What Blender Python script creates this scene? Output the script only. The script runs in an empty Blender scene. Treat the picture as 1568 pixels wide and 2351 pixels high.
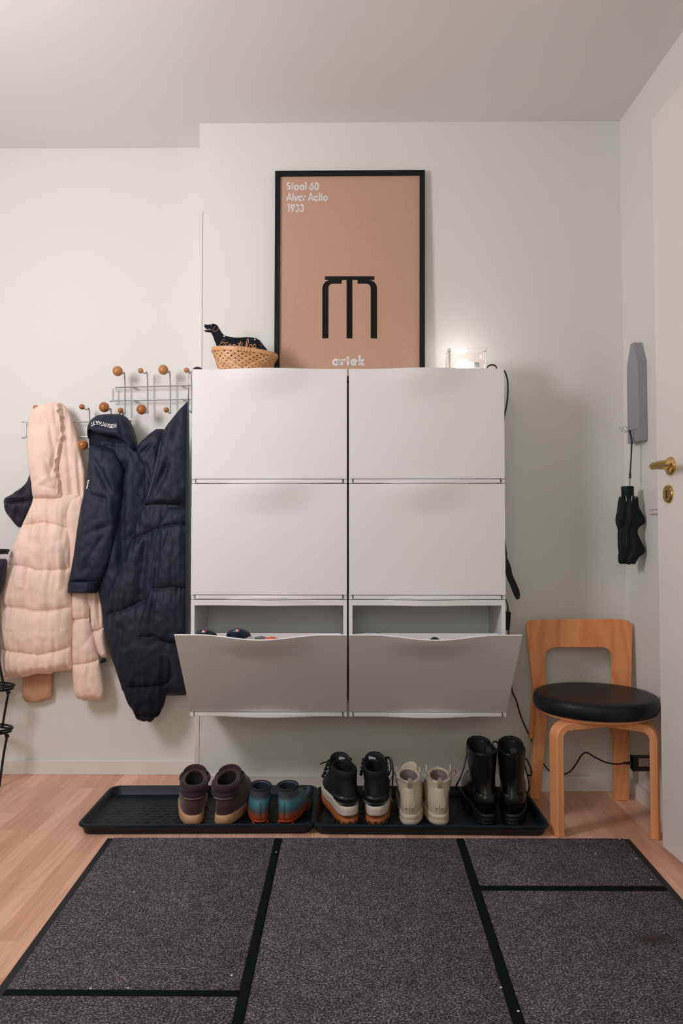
import bpy, bmesh, math, random
from mathutils import Vector, Matrix, Euler, noise
R = math.radians
PI = math.pi
rnd = random.Random(7)
scene = bpy.context.scene
COL = scene.collection

# ------------------------------------------------------------------ camera
F_PX, CX, CY = 1705.0, 784.0, 1175.5
EYE = Vector((0, 0, 0.885))
cam_d = bpy.data.cameras.new('camera')
cam = bpy.data.objects.new('camera', cam_d)
COL.objects.link(cam)
cam.location = EYE
cam.rotation_euler = (R(90 + 2.03), 0, R(0.54))
cam_d.sensor_fit = 'HORIZONTAL'
cam_d.sensor_width = 36.0
cam_d.lens = 36.0 * F_PX / 1568.0
cam_d.clip_start = 0.02
scene.camera = cam
ROT = Euler((R(90 + 2.03), 0, R(0.54))).to_matrix()

# ------------------------------------------------------------------ world, lights, exposure
scene.view_settings.view_transform = 'Standard'
scene.view_settings.look = 'None'
scene.view_settings.gamma = 1.0
scene.view_settings.use_curve_mapping = False
scene.view_settings.exposure = 0.0
w = bpy.data.worlds.new('world')
scene.world = w
w.use_nodes = True
w.node_tree.nodes['Background'].inputs[0].default_value = (0.36, 0.72, 1.0, 1)
w.node_tree.nodes['Background'].inputs[1].default_value = 1.5

def lamp(name, kind, loc, energy, color, target=None, **kw):
    d = bpy.data.lights.new(name, kind)
    d.energy = energy
    d.color = color
    for k, v in kw.items():
        setattr(d, k, v)
    o = bpy.data.objects.new(name, d)
    COL.objects.link(o)
    o.location = loc
    if target is not None:
        o.rotation_euler = (Vector(target) - Vector(loc)).to_track_quat('-Z', 'Y').to_euler()
    return o
lamp('assumed_left_light', 'AREA', (-1.40, 1.20, 1.70), 19.5, (0.955, 0.90, 1.0), (-0.4, 2.3, 1.45), shape='RECTANGLE', size=0.35, size_y=0.6)  # assumed unseen source at left, placed to suit the shadows; no window built
lamp('rear_fill_light', 'AREA', (-0.35, -1.28, 1.5), 14, (0.97, 1.0, 0.82), (0, 2.0, 1.0), shape='RECTANGLE', size=1.5, size_y=1.3)  # soft fill added behind the viewer, standing in for the rest of the home

# ------------------------------------------------------------------ picture to place helpers
def ray(px, py):
    return ROT @ Vector(((px - CX) / F_PX, (CY - py) / F_PX, -1.0))
def at(px, py, Y):                      # point of the picture at depth Y
    d = ray(px, py)
    return EYE + d * (Y / d.y)
def on_z(px, py, z=0.0):                # point of the picture at height z
    d = ray(px, py)
    return EYE + d * ((z - EYE.z) / d.z)
def on_plane(px, py, p0, n):
    d = ray(px, py)
    return EYE + d * ((p0 - EYE).dot(n) / d.dot(n))

YB = on_z(1350, 1815).y                 # main back wall
YL = on_z(200, 1779).y + 0.012          # set back wall behind the coats
ZC = at(900, 281, YB).z                 # ceiling
XJ = at(454, 900, YB).x                 # where the wall steps back
XR = at(1434, 1100, YB).x               # right corner
KR = 0.026
def xr(Y):                              # right wall
    return XR + (YB - Y) * KR
YF = 2.41                               # cabinet fronts

# ------------------------------------------------------------------ materials
MATS = {}
def mat(name, col, rough=0.5, metal=0.0, bump=0.0, bscale=200.0, var=0.0, vscale=8.0, sheen=0.0, spec=0.5, coat=0.0):
    m = bpy.data.materials.new(name)
    m.use_nodes = True
    nt = m.node_tree
    b = nt.nodes['Principled BSDF']
    b.inputs['Base Color'].default_value = (*col, 1)
    b.inputs['Roughness'].default_value = rough
    b.inputs['Metallic'].default_value = metal
    b.inputs['Specular IOR Level'].default_value = spec
    b.inputs['Coat Weight'].default_value = coat
    b.inputs['Sheen Weight'].default_value = sheen
    tc = nt.nodes.new('ShaderNodeTexCoord')
    if var > 0:
        n = nt.nodes.new('ShaderNodeTexNoise')
        n.inputs['Scale'].default_value = vscale
        n.inputs['Detail'].default_value = 5
        nt.links.new(tc.outputs['Object'], n.inputs['Vector'])
        r = nt.nodes.new('ShaderNodeValToRGB')
        r.color_ramp.elements[0].position = 0.3
        r.color_ramp.elements[1].position = 0.7
        r.color_ramp.elements[0].color = (*[c * (1 - var) for c in col], 1)
        r.color_ramp.elements[1].color = (*[min(1, c * (1 + var)) for c in col], 1)
        nt.links.new(n.outputs['Fac'], r.inputs['Fac'])
        nt.links.new(r.outputs['Color'], b.inputs['Base Color'])
    if bump > 0:
        n2 = nt.nodes.new('ShaderNodeTexNoise')
        n2.inputs['Scale'].default_value = bscale
        n2.inputs['Detail'].default_value = 3
        nt.links.new(tc.outputs['Object'], n2.inputs['Vector'])
        bp = nt.nodes.new('ShaderNodeBump')
        bp.inputs['Strength'].default_value = bump
        bp.inputs['Distance'].default_value = 0.002
        nt.links.new(n2.outputs['Fac'], bp.inputs['Height'])
        nt.links.new(bp.outputs['Normal'], b.inputs['Normal'])
    MATS[name] = m
    return m

def wood_mat(name, c1, c2, rough=0.4, scale=(1, 1, 1), wscale=6.0):
    m = mat(name, c1, rough)
    nt = m.node_tree
    b = nt.nodes['Principled BSDF']
    tc = nt.nodes.new('ShaderNodeTexCoord')
    mp = nt.nodes.new('ShaderNodeMapping')
    mp.inputs['Scale'].default_value = scale
    wv = nt.nodes.new('ShaderNodeTexWave')
    wv.wave_type = 'RINGS'
    wv.rings_direction = 'Z'
    wv.inputs['Scale'].default_value = wscale
    wv.inputs['Distortion'].default_value = 7
    wv.inputs['Detail'].default_value = 3
    wv.inputs['Detail Scale'].default_value = 1.3
    n = nt.nodes.new('ShaderNodeTexNoise')
    n.inputs['Scale'].default_value = 120
    mp2 = nt.nodes.new('ShaderNodeMapping')
    mp2.inputs['Scale'].default_value = (1, 1, 0.06)
    nt.links.new(tc.outputs['Object'], mp2.inputs['Vector'])
    nt.links.new(mp2.outputs['Vector'], n.inputs['Vector'])
    mx = nt.nodes.new('ShaderNodeMath')
    mx.operation = 'MULTIPLY_ADD'
    mx.inputs[1].default_value = 0.4
    nt.links.new(tc.outputs['Object'], mp.inputs['Vector'])
    nt.links.new(mp.outputs['Vector'], wv.inputs['Vector'])
    nt.links.new(n.outputs['Fac'], mx.inputs[0])
    ml = nt.nodes.new('ShaderNodeMath')
    ml.operation = 'MULTIPLY'
    ml.inputs[1].default_value = 0.6
    nt.links.new(wv.outputs['Fac'], ml.inputs[0])
    nt.links.new(ml.outputs[0], mx.inputs[2])
    r = nt.nodes.new('ShaderNodeValToRGB')
    r.color_ramp.elements[0].color = (*c1, 1)
    r.color_ramp.elements[1].color = (*c2, 1)
    nt.links.new(mx.outputs[0], r.inputs['Fac'])
    nt.links.new(r.outputs['Color'], b.inputs['Base Color'])
    return m

def fabric_mat(name, col, rough=0.75, weave=900, spec=0.25, streak=0.1, sheen=0.0):
    m = mat(name, col, rough, spec=spec, bump=0.35, bscale=weave, var=streak, vscale=14, sheen=sheen)
    return m

WALL = mat('wall_paint', (0.80, 0.80, 0.75), 0.75, bump=0.05, bscale=300, spec=0.25)
CEIL = mat('ceiling_paint', (0.82, 0.815, 0.77), 0.85, bump=0.08, bscale=350, spec=0.1)
TRIM = mat('trim_paint', (0.82, 0.80, 0.74), 0.45, spec=0.4)
DOOR = mat('door_paint', (0.83, 0.79, 0.73), 0.4)
CAB = mat('white_plastic', (0.84, 0.835, 0.83), 0.38, spec=0.35, bump=0.03, bscale=600)
DARKGAP = mat('dark_slot', (0.03, 0.035, 0.035), 0.8)
BLACK = mat('black_frame', (0.004, 0.006, 0.008), 0.5, spec=0.25)
CABLE = mat('black_cable', (0.008, 0.010, 0.012), 0.45)
WIRE = mat('chrome_wire', (0.40, 0.42, 0.40), 0.38, metal=0.7)
BALLW = wood_mat('cherry_wood', (0.30, 0.095, 0.022), (0.50, 0.19, 0.055), 0.28, (1, 1, 0.5), 40)
BALLL = wood_mat('light_cherry_wood', (0.46, 0.19, 0.06), (0.58, 0.27, 0.10), 0.32, (1, 1, 0.5), 40)
BIRCH = wood_mat('birch_plywood', (0.88, 0.27, 0.095), (1.0, 0.42, 0.18), 0.36, (1.0, 1.0, 0.45), 13)
BIRCHL = wood_mat('birch_leg', (0.88, 0.36, 0.15), (0.97, 0.45, 0.205), 0.36, (3, 3, 0.15), 6)
LEATHER = mat('black_leather', (0.006, 0.009, 0.012), 0.42, bump=0.15, bscale=260, spec=0.28)
BRASS = mat('brass', (0.72, 0.46, 0.17), 0.2, metal=1.0)
TRAY = mat('tray_plastic', (0.0065, 0.014, 0.020), 0.45, bump=0.12, bscale=240, var=0.25, vscale=30, spec=0.3)
CREAM = fabric_mat('cream_nylon', (0.92, 0.70, 0.57), 0.72, 700, 0.2, 0.07)
CREAMD = fabric_mat('cream_lining', (0.60, 0.38, 0.27), 0.8, 700, 0.15, 0.08)
TAN = fabric_mat('tan_cloth', (0.60, 0.33, 0.20), 0.8, 500, 0.15, 0.12)
NAVY = fabric_mat('navy_shell', (0.012, 0.018, 0.036), 0.55, 1100, 0.35, 0.15)
NAVYP = fabric_mat('navy_nylon', (0.011, 0.016, 0.031), 0.55, 900, 0.35, 0.15)
NAVYD = fabric_mat('navy_shaded', (0.008, 0.011, 0.019), 0.7, 600, 0.2, 0.2)  # darker navy: puffer bottom's shade in the colour; also hood inside and tab
PURPLE = fabric_mat('dusky_purple_cloth', (0.020, 0.018, 0.032), 0.6, 700, 0.4, 0.25)
STRAP = fabric_mat('slate_strap', (0.030, 0.044, 0.062), 0.5, 900, 0.4, 0.1)
WHITEP = mat('white_print', (0.80, 0.79, 0.77), 0.55)
GREYBOX = mat('grey_metal', (0.33, 0.325, 0.36), 0.5, var=0.03, vscale=40)
UMB = mat('black_umbrella_cloth', (0.004, 0.008, 0.009), 0.6, bump=0.3, bscale=350, spec=0.25)
CHROME = mat('chrome', (0.6, 0.6, 0.6), 0.25, metal=1.0)
COPPER = mat('copper_print', (0.55, 0.24, 0.11), 0.45, metal=0.2)
SLATE = mat('black_plaque', (0.004, 0.007, 0.010), 0.6, spec=0.12)

# ------------------------------------------------------------------ mesh helpers
WLOC = {}
class MB:
    def __init__(self):
        self.v, self.f, self.m = [], [], []
    def add(self, vs, fs, mi=0):
        o = len(self.v)
        self.v += [Vector(p) for p in vs]
        for f in fs:
            self.f.append([i + o for i in f])
            self.m.append(mi)
        return self
    def box(self, x0, x1, y0, y1, z0, z1, mi=0):
        vs = [(x, y, z) for x in (x0, x1) for y in (y0, y1) for z in (z0, z1)]
        fs = [(0, 1, 3, 2), (4, 6, 7, 5), (0, 4, 5, 1), (2, 3, 7, 6), (0, 2, 6, 4), (1, 5, 7, 3)]
        return self.add(vs, fs, mi)
    def loft(self, rings, cap0=True, cap1=True, mi=0, closed=True):
        n = len(rings[0])
        vs = [p for r in rings for p in r]
        fs = []
        for k in range(len(rings) - 1):
            for i in range(n if closed else n - 1):
                j = (i + 1) % n
                fs.append((k * n + i, k * n + j, (k + 1) * n + j, (k + 1) * n + i))
        if cap0: fs.append(tuple(range(n))[::-1])
        if cap1: fs.append(tuple((len(rings) - 1) * n + i for i in range(n)))
        return self.add(vs, fs, mi)
    def tube(self, pts, r, n=10, mi=0, caps=True, flat=1.0):
        pts = [Vector(p) for p in pts]
        rs = r if isinstance(r, (list, tuple)) else [r] * len(pts)
        rings = []
        nrm = None
        for i, p in enumerate(pts):
            t = (pts[min(i + 1, len(pts) - 1)] - pts[max(i - 1, 0)])
            t = t.normalized() if t.length > 1e-9 else Vector((0, 0, 1))
            if nrm is None:
                nrm = t.cross(Vector((0, 1, 0.13))).normalized()
            nrm = (nrm - t * nrm.dot(t)).normalized()
            bn = t.cross(nrm)
            rings.append([p + nrm * (rs[i] * math.cos(2 * PI * k / n)) + bn * (rs[i] * flat * math.sin(2 * PI * k / n)) for k in range(n)])
        return self.loft(rings, caps, caps, mi)
    def lathe(self, prof, c=(0, 0, 0), n=32, mi=0, axis='Z', cap0=True, cap1=True):
        c = Vector(c)
        rings = []
        for (r, h) in prof:
            ring = []
            for k in range(n):
                a = 2 * PI * k / n
                if axis == 'Z': q = Vector((r * math.cos(a), r * math.sin(a), h))
                elif axis == 'Y': q = Vector((r * math.cos(a), h, -r * math.sin(a)))
                else: q = Vector((h, r * math.cos(a), r * math.sin(a)))
                ring.append(c + q)
            rings.append(ring)
        return self.loft(rings, cap0, cap1, mi)
    def sphere(self, c, r, n=24, m=14, mi=0, sc=(1, 1, 1)):
        c = Vector(c)
        rings = []
        for i in range(m + 1):
            th = PI * i / m
            rr = max(math.sin(th), 1e-3)
            rings.append([c + Vector((r * rr * math.cos(2 * PI * k / n) * sc[0], r * rr * math.sin(2 * PI * k / n) * sc[1], -r * math.cos(th) * sc[2])) for k in range(n)])
        return self.loft(rings, True, True, mi)
    def prism(self, poly, off, mi=0):          # poly: list of 3D points, off: vector
        n = len(poly)
        a = [Vector(p) for p in poly]
        b = [p + Vector(off) for p in a]
        fs = [tuple(range(n)), tuple(range(2 * n - 1, n - 1, -1))]
        fs += [(i, i + n, (i + 1) % n + n, (i + 1) % n) for i in range(n)]
        return self.add(a + b, fs, mi)
    def build(self, name, mats, parent=None, smooth=True, bevel=0.0, bseg=2, sub=0, angle=40, origin=None):
        me = bpy.data.meshes.new(name)
        if parent is not None:
            off = WLOC[parent.name]
        elif origin is not None:
            off = Vector(origin)
        else:
            xs = [p.x for p in self.v]; ys = [p.y for p in self.v]; zs = [p.z for p in self.v]
            off = Vector(((min(xs) + max(xs)) / 2, (min(ys) + max(ys)) / 2, min(zs)))
        me.from_pydata([tuple(p - off) for p in self.v], [], self.f)
        bm = bmesh.new()
        bm.from_mesh(me)
        bmesh.ops.recalc_face_normals(bm, faces=bm.faces)
        bm.to_mesh(me)
        bm.free()
        mats = mats if isinstance(mats, (list, tuple)) else [mats]
        for m in mats:
            me.materials.append(m)
        if len(mats) > 1:
            me.polygons.foreach_set('material_index', self.m)
        if smooth:
            me.polygons.foreach_set('use_smooth', [True] * len(me.polygons))
        o = bpy.data.objects.new(name, me)
        COL.objects.link(o)
        if parent is not None:
            o.parent = parent
        else:
            o.location = off
        WLOC[o.name] = off
        if bevel > 0:
            b = o.modifiers.new('bevel', 'BEVEL')
            b.width = bevel
            b.segments = bseg
            b.limit_method = 'ANGLE'
            b.angle_limit = R(35)
            b.harden_normals = False
        if sub > 0:
            s = o.modifiers.new('sub', 'SUBSURF')
            s.levels = sub
            s.render_levels = sub
        if smooth and sub == 0 and angle:
            bpy_smooth(me, angle)
        return o
def bpy_smooth(me, angle):
    bm = bmesh.new()
    bm.from_mesh(me)
    for e in bm.edges:
        if len(e.link_faces) == 2 and e.calc_face_angle(0) > R(angle):
            e.smooth = False
    bm.to_mesh(me)
    bm.free()

def tag(o, label, cat, group=None):
    o['label'] = label
    o['category'] = cat
    if group: o['group'] = group
    return o
def thing(name, label, cat, loc, group=None):
    o = bpy.data.objects.new(name, None)
    COL.objects.link(o)
    o.location = loc
    o.empty_display_size = 0.05
    WLOC[o.name] = Vector(loc)
    return tag(o, label, cat, group)
def struct(o):
    o['kind'] = 'structure'
    return o
def dup(root, loc, label):
    r = root.copy(); COL.objects.link(r); r.location = loc; r['label'] = label
    WLOC[r.name] = Vector(loc)
    for ch in list(root.children):
        c = ch.copy(); COL.objects.link(c); c.parent = r
        for g in ch.children:
            d = g.copy(); COL.objects.link(d); d.parent = c
    return r

def spline(pts, per=8, closed=False):       # Catmull-Rom through any-dimension points
    pts = [tuple(p) for p in pts]
    n = len(pts)
    out = []
    for i in range(n if closed else n - 1):
        if closed: p0, p1, p2, p3 = (pts[(i + k - 1) % n] for k in range(4))
        else: p0, p1, p2, p3 = pts[max(i - 1, 0)], pts[i], pts[i + 1], pts[min(i + 2, n - 1)]
        for k in range(per):
            t = k / per
            out.append(tuple(0.5 * (2 * b + (c - a) * t + (2 * a - 5 * b + 4 * c - d) * t * t + (3 * b - a - 3 * c + d) * t ** 3) for a, b, c, d in zip(p0, p1, p2, p3)))
    if not closed: out.append(pts[-1])
    return out
def lerp(a, b, t): return a + (b - a) * t
def interp(x, xs, ys):
    if x <= xs[0]: return ys[0]
    for i in range(len(xs) - 1):
        if x <= xs[i + 1]:
            return lerp(ys[i], ys[i + 1], (x - xs[i]) / (xs[i + 1] - xs[i]))
    return ys[-1]
def nz(x, y, z=0.0): return noise.noise(Vector((x, y, z)))

# ------------------------------------------------------------------ lettering: stroke glyphs, cap height 1
def arc(cx, cy, rx, ry, a0, a1, n=14):
    return [(cx + rx * math.cos(R(lerp(a0, a1, k / n))), cy + ry * math.sin(R(lerp(a0, a1, k / n)))) for k in range(n + 1)]
GLY = {
 'S': (0.62, [arc(0.29, 0.72, 0.2, 0.19, 40, 250) [:-1] + arc(0.29, 0.29, 0.22, 0.2, 80, -140)]),
 't': (0.42, [[(0.2, 0), (0.2, 0.92)], [(0.02, 0.6), (0.38, 0.6)]]),
 'o': (0.78, [arc(0.37, 0.31, 0.27, 0.27, 0, 360, 24)]),
 'l': (0.30, [[(0.14, 0), (0.14, 1.06)]]),
 ' ': (0.36, []),
 '6': (0.70, [arc(0.34, 0.29, 0.23, 0.25, 0, 360, 24), [(0.14, 0.42), (0.46, 0.98)]]),
 '0': (0.70, [arc(0.34, 0.47, 0.22, 0.44, 0, 360, 28)]),
 'A': (0.92, [[(0.04, 0), (0.44, 0.98), (0.84, 0)], [(0.2, 0.3), (0.68, 0.3)]]),
 'v': (0.64, [[(0.03, 0.62), (0.3, 0.02), (0.58, 0.62)]]),
 'a': (0.80, [arc(0.34, 0.31, 0.25, 0.27, 0, 360, 24), [(0.64, 0), (0.64, 0.64)]]),
 'r': (0.46, [[(0.12, 0), (0.12, 0.64)], arc(0.36, 0.36, 0.23, 0.22, 180, 70)]),
 '1': (0.50, [[(0.3, 0), (0.3, 0.94), (0.1, 0.8)]]),
 '9': (0.70, [arc(0.34, 0.66, 0.23, 0.25, 0, 360, 24), [(0.54, 0.53), (0.24, -0.02)]]),
 '3': (0.68, [arc(0.28, 0.70, 0.2, 0.19, 150, -90), arc(0.28, 0.27, 0.23, 0.23, 90, -150)]),
 'e': (0.74, [[(0.1, 0.31), (0.6, 0.31)] , arc(0.35, 0.31, 0.26, 0.27, 0, 315, 24)]),
 'k': (0.66, [[(0.13, 0), (0.13, 1.06)], [(0.55, 0.62), (0.17, 0.3), (0.58, 0)]]),
 'L': (0.62, [[(0.12, 1), (0.12, 0.08), (0.52, 0.08)]]),
 'Y': (0.80, [[(0.06, 1), (0.38, 0.5), (0.7, 1)], [(0.38, 0.5), (0.38, 0)]]),
 'H': (0.86, [[(0.14, 0), (0.14, 1)], [(0.68, 0), (0.68, 1)], [(0.14, 0.5), (0.68, 0.5)]]),
 'N': (0.88, [[(0.14, 0), (0.14, 0.95), (0.7, 0.05), (0.7, 1)]]),
 'E': (0.66, [[(0.56, 0.92), (0.13, 0.92), (0.13, 0.08), (0.56, 0.08)], [(0.13, 0.5), (0.5, 0.5)]]),
}
def ribbon(mb, pts2, wd, fmap, mi=0, thick=None):
    """flat strip along pts2 (2D); fmap(u, v, h) gives the point in the place"""
    n = len(pts2)
    L, Rr = [], []
    for i in range(n):
        p = Vector(pts2[i])
        a = (p - Vector(pts2[i - 1])).normalized() if i > 0 else None
        b = (Vector(pts2[i + 1]) - p).normalized() if i < n - 1 else None
        if (Vector(pts2[0]) - Vector(pts2[-1])).length < 1e-6 and n > 3:
            if a is None: a = (p - Vector(pts2[-2])).normalized()
            if b is None: b = (Vector(pts2[1]) - p).normalized()
        a = a if a is not None else b
        b = b if b is not None else a
        t = (a + b)
        t = t.normalized() if t.length > 1e-6 else a
        nn = Vector((-t.y, t.x))
        sc = 1.0 / max(0.45, nn.dot(Vector((-a.y, a.x))))
        hw = (wd[i] if isinstance(wd, list) else wd) * 0.5 * sc
        L.append(p + nn * hw); Rr.append(p - nn * hw)
    rings = [[fmap(L[i].x, L[i].y, 0), fmap(Rr[i].x, Rr[i].y, 0), fmap(Rr[i].x, Rr[i].y, 1), fmap(L[i].x, L[i].y, 1)] for i in range(n)]
    mb.loft(rings, True, True, mi)
def text(mb, s, fmap, w=0.19, track=0.0):
    x = 0.0
    for ch in s:
        adv, strokes = GLY[ch]
        for st in strokes:
            ribbon(mb, [(x + a, b) for a, b in st], w, fmap)
        x += adv + track
    return x

# ================================================================== THE ROOM
YR = -1.35
XLW = -1.85
fl = MB().box(XLW - 0.2, 2.2, YR - 0.2, YL + 0.4, -0.1, 0)
FLOOR = mat('laminate_floor', (0.5, 0.3, 0.2), 0.36, spec=0.45)
def floor_nodes():
    nt = FLOOR.node_tree
    b = nt.nodes['Principled BSDF']
    tc = nt.nodes.new('ShaderNodeTexCoord')
    mp = nt.nodes.new('ShaderNodeMapping')
    mp.inputs['Rotation'].default_value = (0, 0, R(90))
    br = nt.nodes.new('ShaderNodeTexBrick')
    br.offset = 0.37
    br.offset_frequency = 2
    br.inputs['Scale'].default_value = 1.0
    br.inputs['Brick Width'].default_value = 0.38
    br.inputs['Row Height'].default_value = 0.056
    br.inputs['Mortar Size'].default_value = 0.0006
    br.inputs['Mortar Smooth'].default_value = 0.4
    br.inputs['Bias'].default_value = -0.1
    br.inputs['Color1'].default_value = (0.98, 0.60, 0.42, 1)
    br.inputs['Color2'].default_value = (0.74, 0.395, 0.262, 1)
    br.inputs['Mortar'].default_value = (0.6, 0.32, 0.2, 1)
    nt.links.new(tc.outputs['Object'], mp.inputs['Vector'])
    nt.links.new(mp.outputs['Vector'], br.inputs['Vector'])
    mp2 = nt.nodes.new('ShaderNodeMapping')
    mp2.inputs['Scale'].default_value = (38, 2.2, 1)
    n = nt.nodes.new('ShaderNodeTexNoise')
    n.inputs['Scale'].default_value = 2.2
    n.inputs['Detail'].default_value = 8
    n.inputs['Distortion'].default_value = 0.6
    nt.links.new(tc.outputs['Object'], mp2.inputs['Vector'])
    nt.links.new(mp2.outputs['Vector'], n.inputs['Vector'])
    rp = nt.nodes.new('ShaderNodeValToRGB')
    rp.color_ramp.elements[0].position = 0.25
    rp.color_ramp.elements[1].position = 0.75
    rp.color_ramp.elements[0].color = (0.80, 0.78, 0.77, 1)
    rp.color_ramp.elements[1].color = (1.1, 1.1, 1.1, 1)
    nt.links.new(n.outputs['Fac'], rp.inputs['Fac'])
    mx = nt.nodes.new('ShaderNodeMix')
    mx.data_type = 'RGBA'
    mx.blend_type = 'MULTIPLY'
    mx.inputs[0].default_value = 1.0
    nt.links.new(br.outputs['Color'], mx.inputs[6])
    nt.links.new(rp.outputs['Color'], mx.inputs[7])
    nt.links.new(mx.outputs[2], b.inputs['Base Color'])
floor_nodes()
struct(fl.build('floor', FLOOR, smooth=False, origin=(0, 0, 0)))
struct(MB().box(XLW - 0.2, 2.2, YR - 0.2, YL + 0.4, ZC, ZC + 0.1).build('ceiling', CEIL, smooth=False))
struct(MB().box(XJ, XR + 0.25, YB, YL + 0.4, 0, ZC).build('wall_back', WALL, smooth=False))
struct(MB().box(XLW - 0.2, XJ, YL, YL + 0.4, 0, ZC).build('wall_recess', WALL, smooth=False))
struct(MB().box(XLW - 0.2, XLW, YR, YL, 0, ZC).build('wall_left', WALL, smooth=False))
m = MB()
m.prism([(xr(YB), YB, 0), (xr(YR), YR, 0), (xr(YR) + 0.3, YR, 0), (xr(YB) + 0.3, YB, 0)], (0, 0, ZC))
struct(m.build('wall_right', WALL, smooth=False))
# rear wall behind the viewer with an assumed high window, out of view
m = MB()
WX0, WX1, WZ0, WZ1 = 0.05, 1.0, 1.75, 2.25
m.box(XLW, WX0, YR - 0.2, YR, 0, ZC)
m.box(WX1, xr(YR), YR - 0.2, YR, 0, ZC)
m.box(WX0, WX1, YR - 0.2, YR, 0, WZ0)
m.box(WX0, WX1, YR - 0.2, YR, WZ1, ZC)
struct(m.build('wall_rear', WALL, smooth=False))
m = MB()
for a, b_ in ((WX0, WX0 + 0.04), (WX1 - 0.04, WX1), (0.36, 0.40)):
    m.box(a, b_, YR - 0.12, YR - 0.06, WZ0, WZ1)
m.box(WX0, WX1, YR - 0.12, YR - 0.06, WZ0, WZ0 + 0.04)
m.box(WX0, WX1, YR - 0.12, YR - 0.06, WZ1 - 0.04, WZ1)
struct(m.build('assumed_window_1', TRIM, smooth=False))

# skirting boards
bh = at(1350, 1787, YB).z
bh = 0.052
m = MB().box(XJ - 0.0, xr(YB) - 0.012, YB - 0.012, YB, 0, bh)
struct(m.build('baseboard_back', TRIM, smooth=False, bevel=0.002))
m = MB().box(XLW, XJ, YL - 0.012, YL, 0, bh)
struct(m.build('baseboard_recess', TRIM, smooth=False, bevel=0.002))
m = MB().prism([(xr(YB), YB, 0), (xr(1.0), 1.0, 0), (xr(1.0) - 0.012, 1.0, 0), (xr(YB) - 0.012, YB, 0)], (0, 0, bh))
struct(m.build('baseboard_right', TRIM, smooth=False, bevel=0.002))
# corner bead at the step in the wall
m = MB().box(XJ - 0.003, XJ + 0.014, YB - 0.003, YB + 0.03, 0, at(460, 486, YB).z)
struct(m.build('trim_1', TRIM, smooth=False, bevel=0.0012))

# ------------------------------------------------------------------ the open door on the right
dz0 = 0.012
p0 = on_z(1521, 1943, dz0)
dz1 = at(1503, 275, p0.y).z
ddir = (Vector((on_plane(1568, 1986, Vector((0, 0, dz0)), Vector((0, 0, 1))).x, 0, 0)))
q = on_z(1568, 1984, dz0)
dv = (q - p0); dv.z = 0; dv.normalize()
# keep the leaf clear of the wall
dn = Vector((dv.y, -dv.x, 0))
if dn.x < 0: dn = -dn
DL = 0.86
m = MB().prism([p0, p0 + dv * DL, p0 + dv * DL + dn * 0.04, p0 + dn * 0.04], (0, 0, dz1 - dz0))
door = struct(m.build('door_1', DOOR, smooth=False, bevel=0.002))
def door_pt(px, py, out=0.0):
    return on_plane(px, py, p0, dn) - dn * out
hc = door_pt(1541, 1070)
m = MB()
def disc(mb, c, axis, r, prof, n=28):
    """lathe about a free axis; prof is (radius, height)"""
    axis = Vector(axis).normalized()
    a = axis.orthogonal().normalized()
    b2 = axis.cross(a)
    mb.loft([[Vector(c) + a * (rr * math.cos(2 * PI * k / n)) + b2 * (rr * math.sin(2 * PI * k / n)) + axis * h for k in range(n)] for rr, h in prof])
disc(m, hc, -dn, 0.026, [(0.026, 0), (0.026, 0.004), (0.023, 0.008), (0.015, 0.010), (0.012, 0.011)])
h = m.build('door_handle', BRASS, door)
m = MB()
disc(m, hc, -dn, 0.01, [(0.0105, 0.010), (0.010, 0.02), (0.0095, 0.045), (0.010, 0.052)])
nk = m.build('handle_neck', BRASS, h)
m = MB()
e0 = hc - dn * 0.050 - dv * 0.012
ring = []
for s, hh, dd in ((0, 0.008, 0.007), (0.004, 0.0095, 0.008), (0.03, 0.0105, 0.008), (0.09, 0.010, 0.007), (0.118, 0.0085, 0.006), (0.121, 0.006, 0.004)):
    c = e0 + dv * s
    ring.append([c + dn * (dd * math.cos(2 * PI * k / 14)) + Vector((0, 0, hh * math.sin(2 * PI * k / 14))) for k in range(14)])
m.loft(ring)
m.build('handle_lever', BRASS, h)
kc = door_pt(1536, 1134)
m = MB()
disc(m, kc, -dn, 0.026, [(0.026, 0), (0.026, 0.004), (0.0235, 0.007), (0.020, 0.0075), (0.001, 0.0075)])
es = m.build('escutcheon', BRASS, door)
m = MB()
disc(m, kc + Vector((0, 0, 0.006)) - dn * 0.0072, -dn, 0.004, [(0.0045, 0), (0.0045, 0.0012)], 14)
kk = kc - dn * 0.0072
m.prism([kk + dv * -0.0022 + Vector((0, 0, 0.004)), kk + dv * 0.0022 + Vector((0, 0, 0.004)), kk + dv * 0.003 + Vector((0, 0, -0.012)), kk + dv * -0.003 + Vector((0, 0, -0.012))], -dn * 0.0012)
m.build('keyhole', DARKGAP, es)

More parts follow.
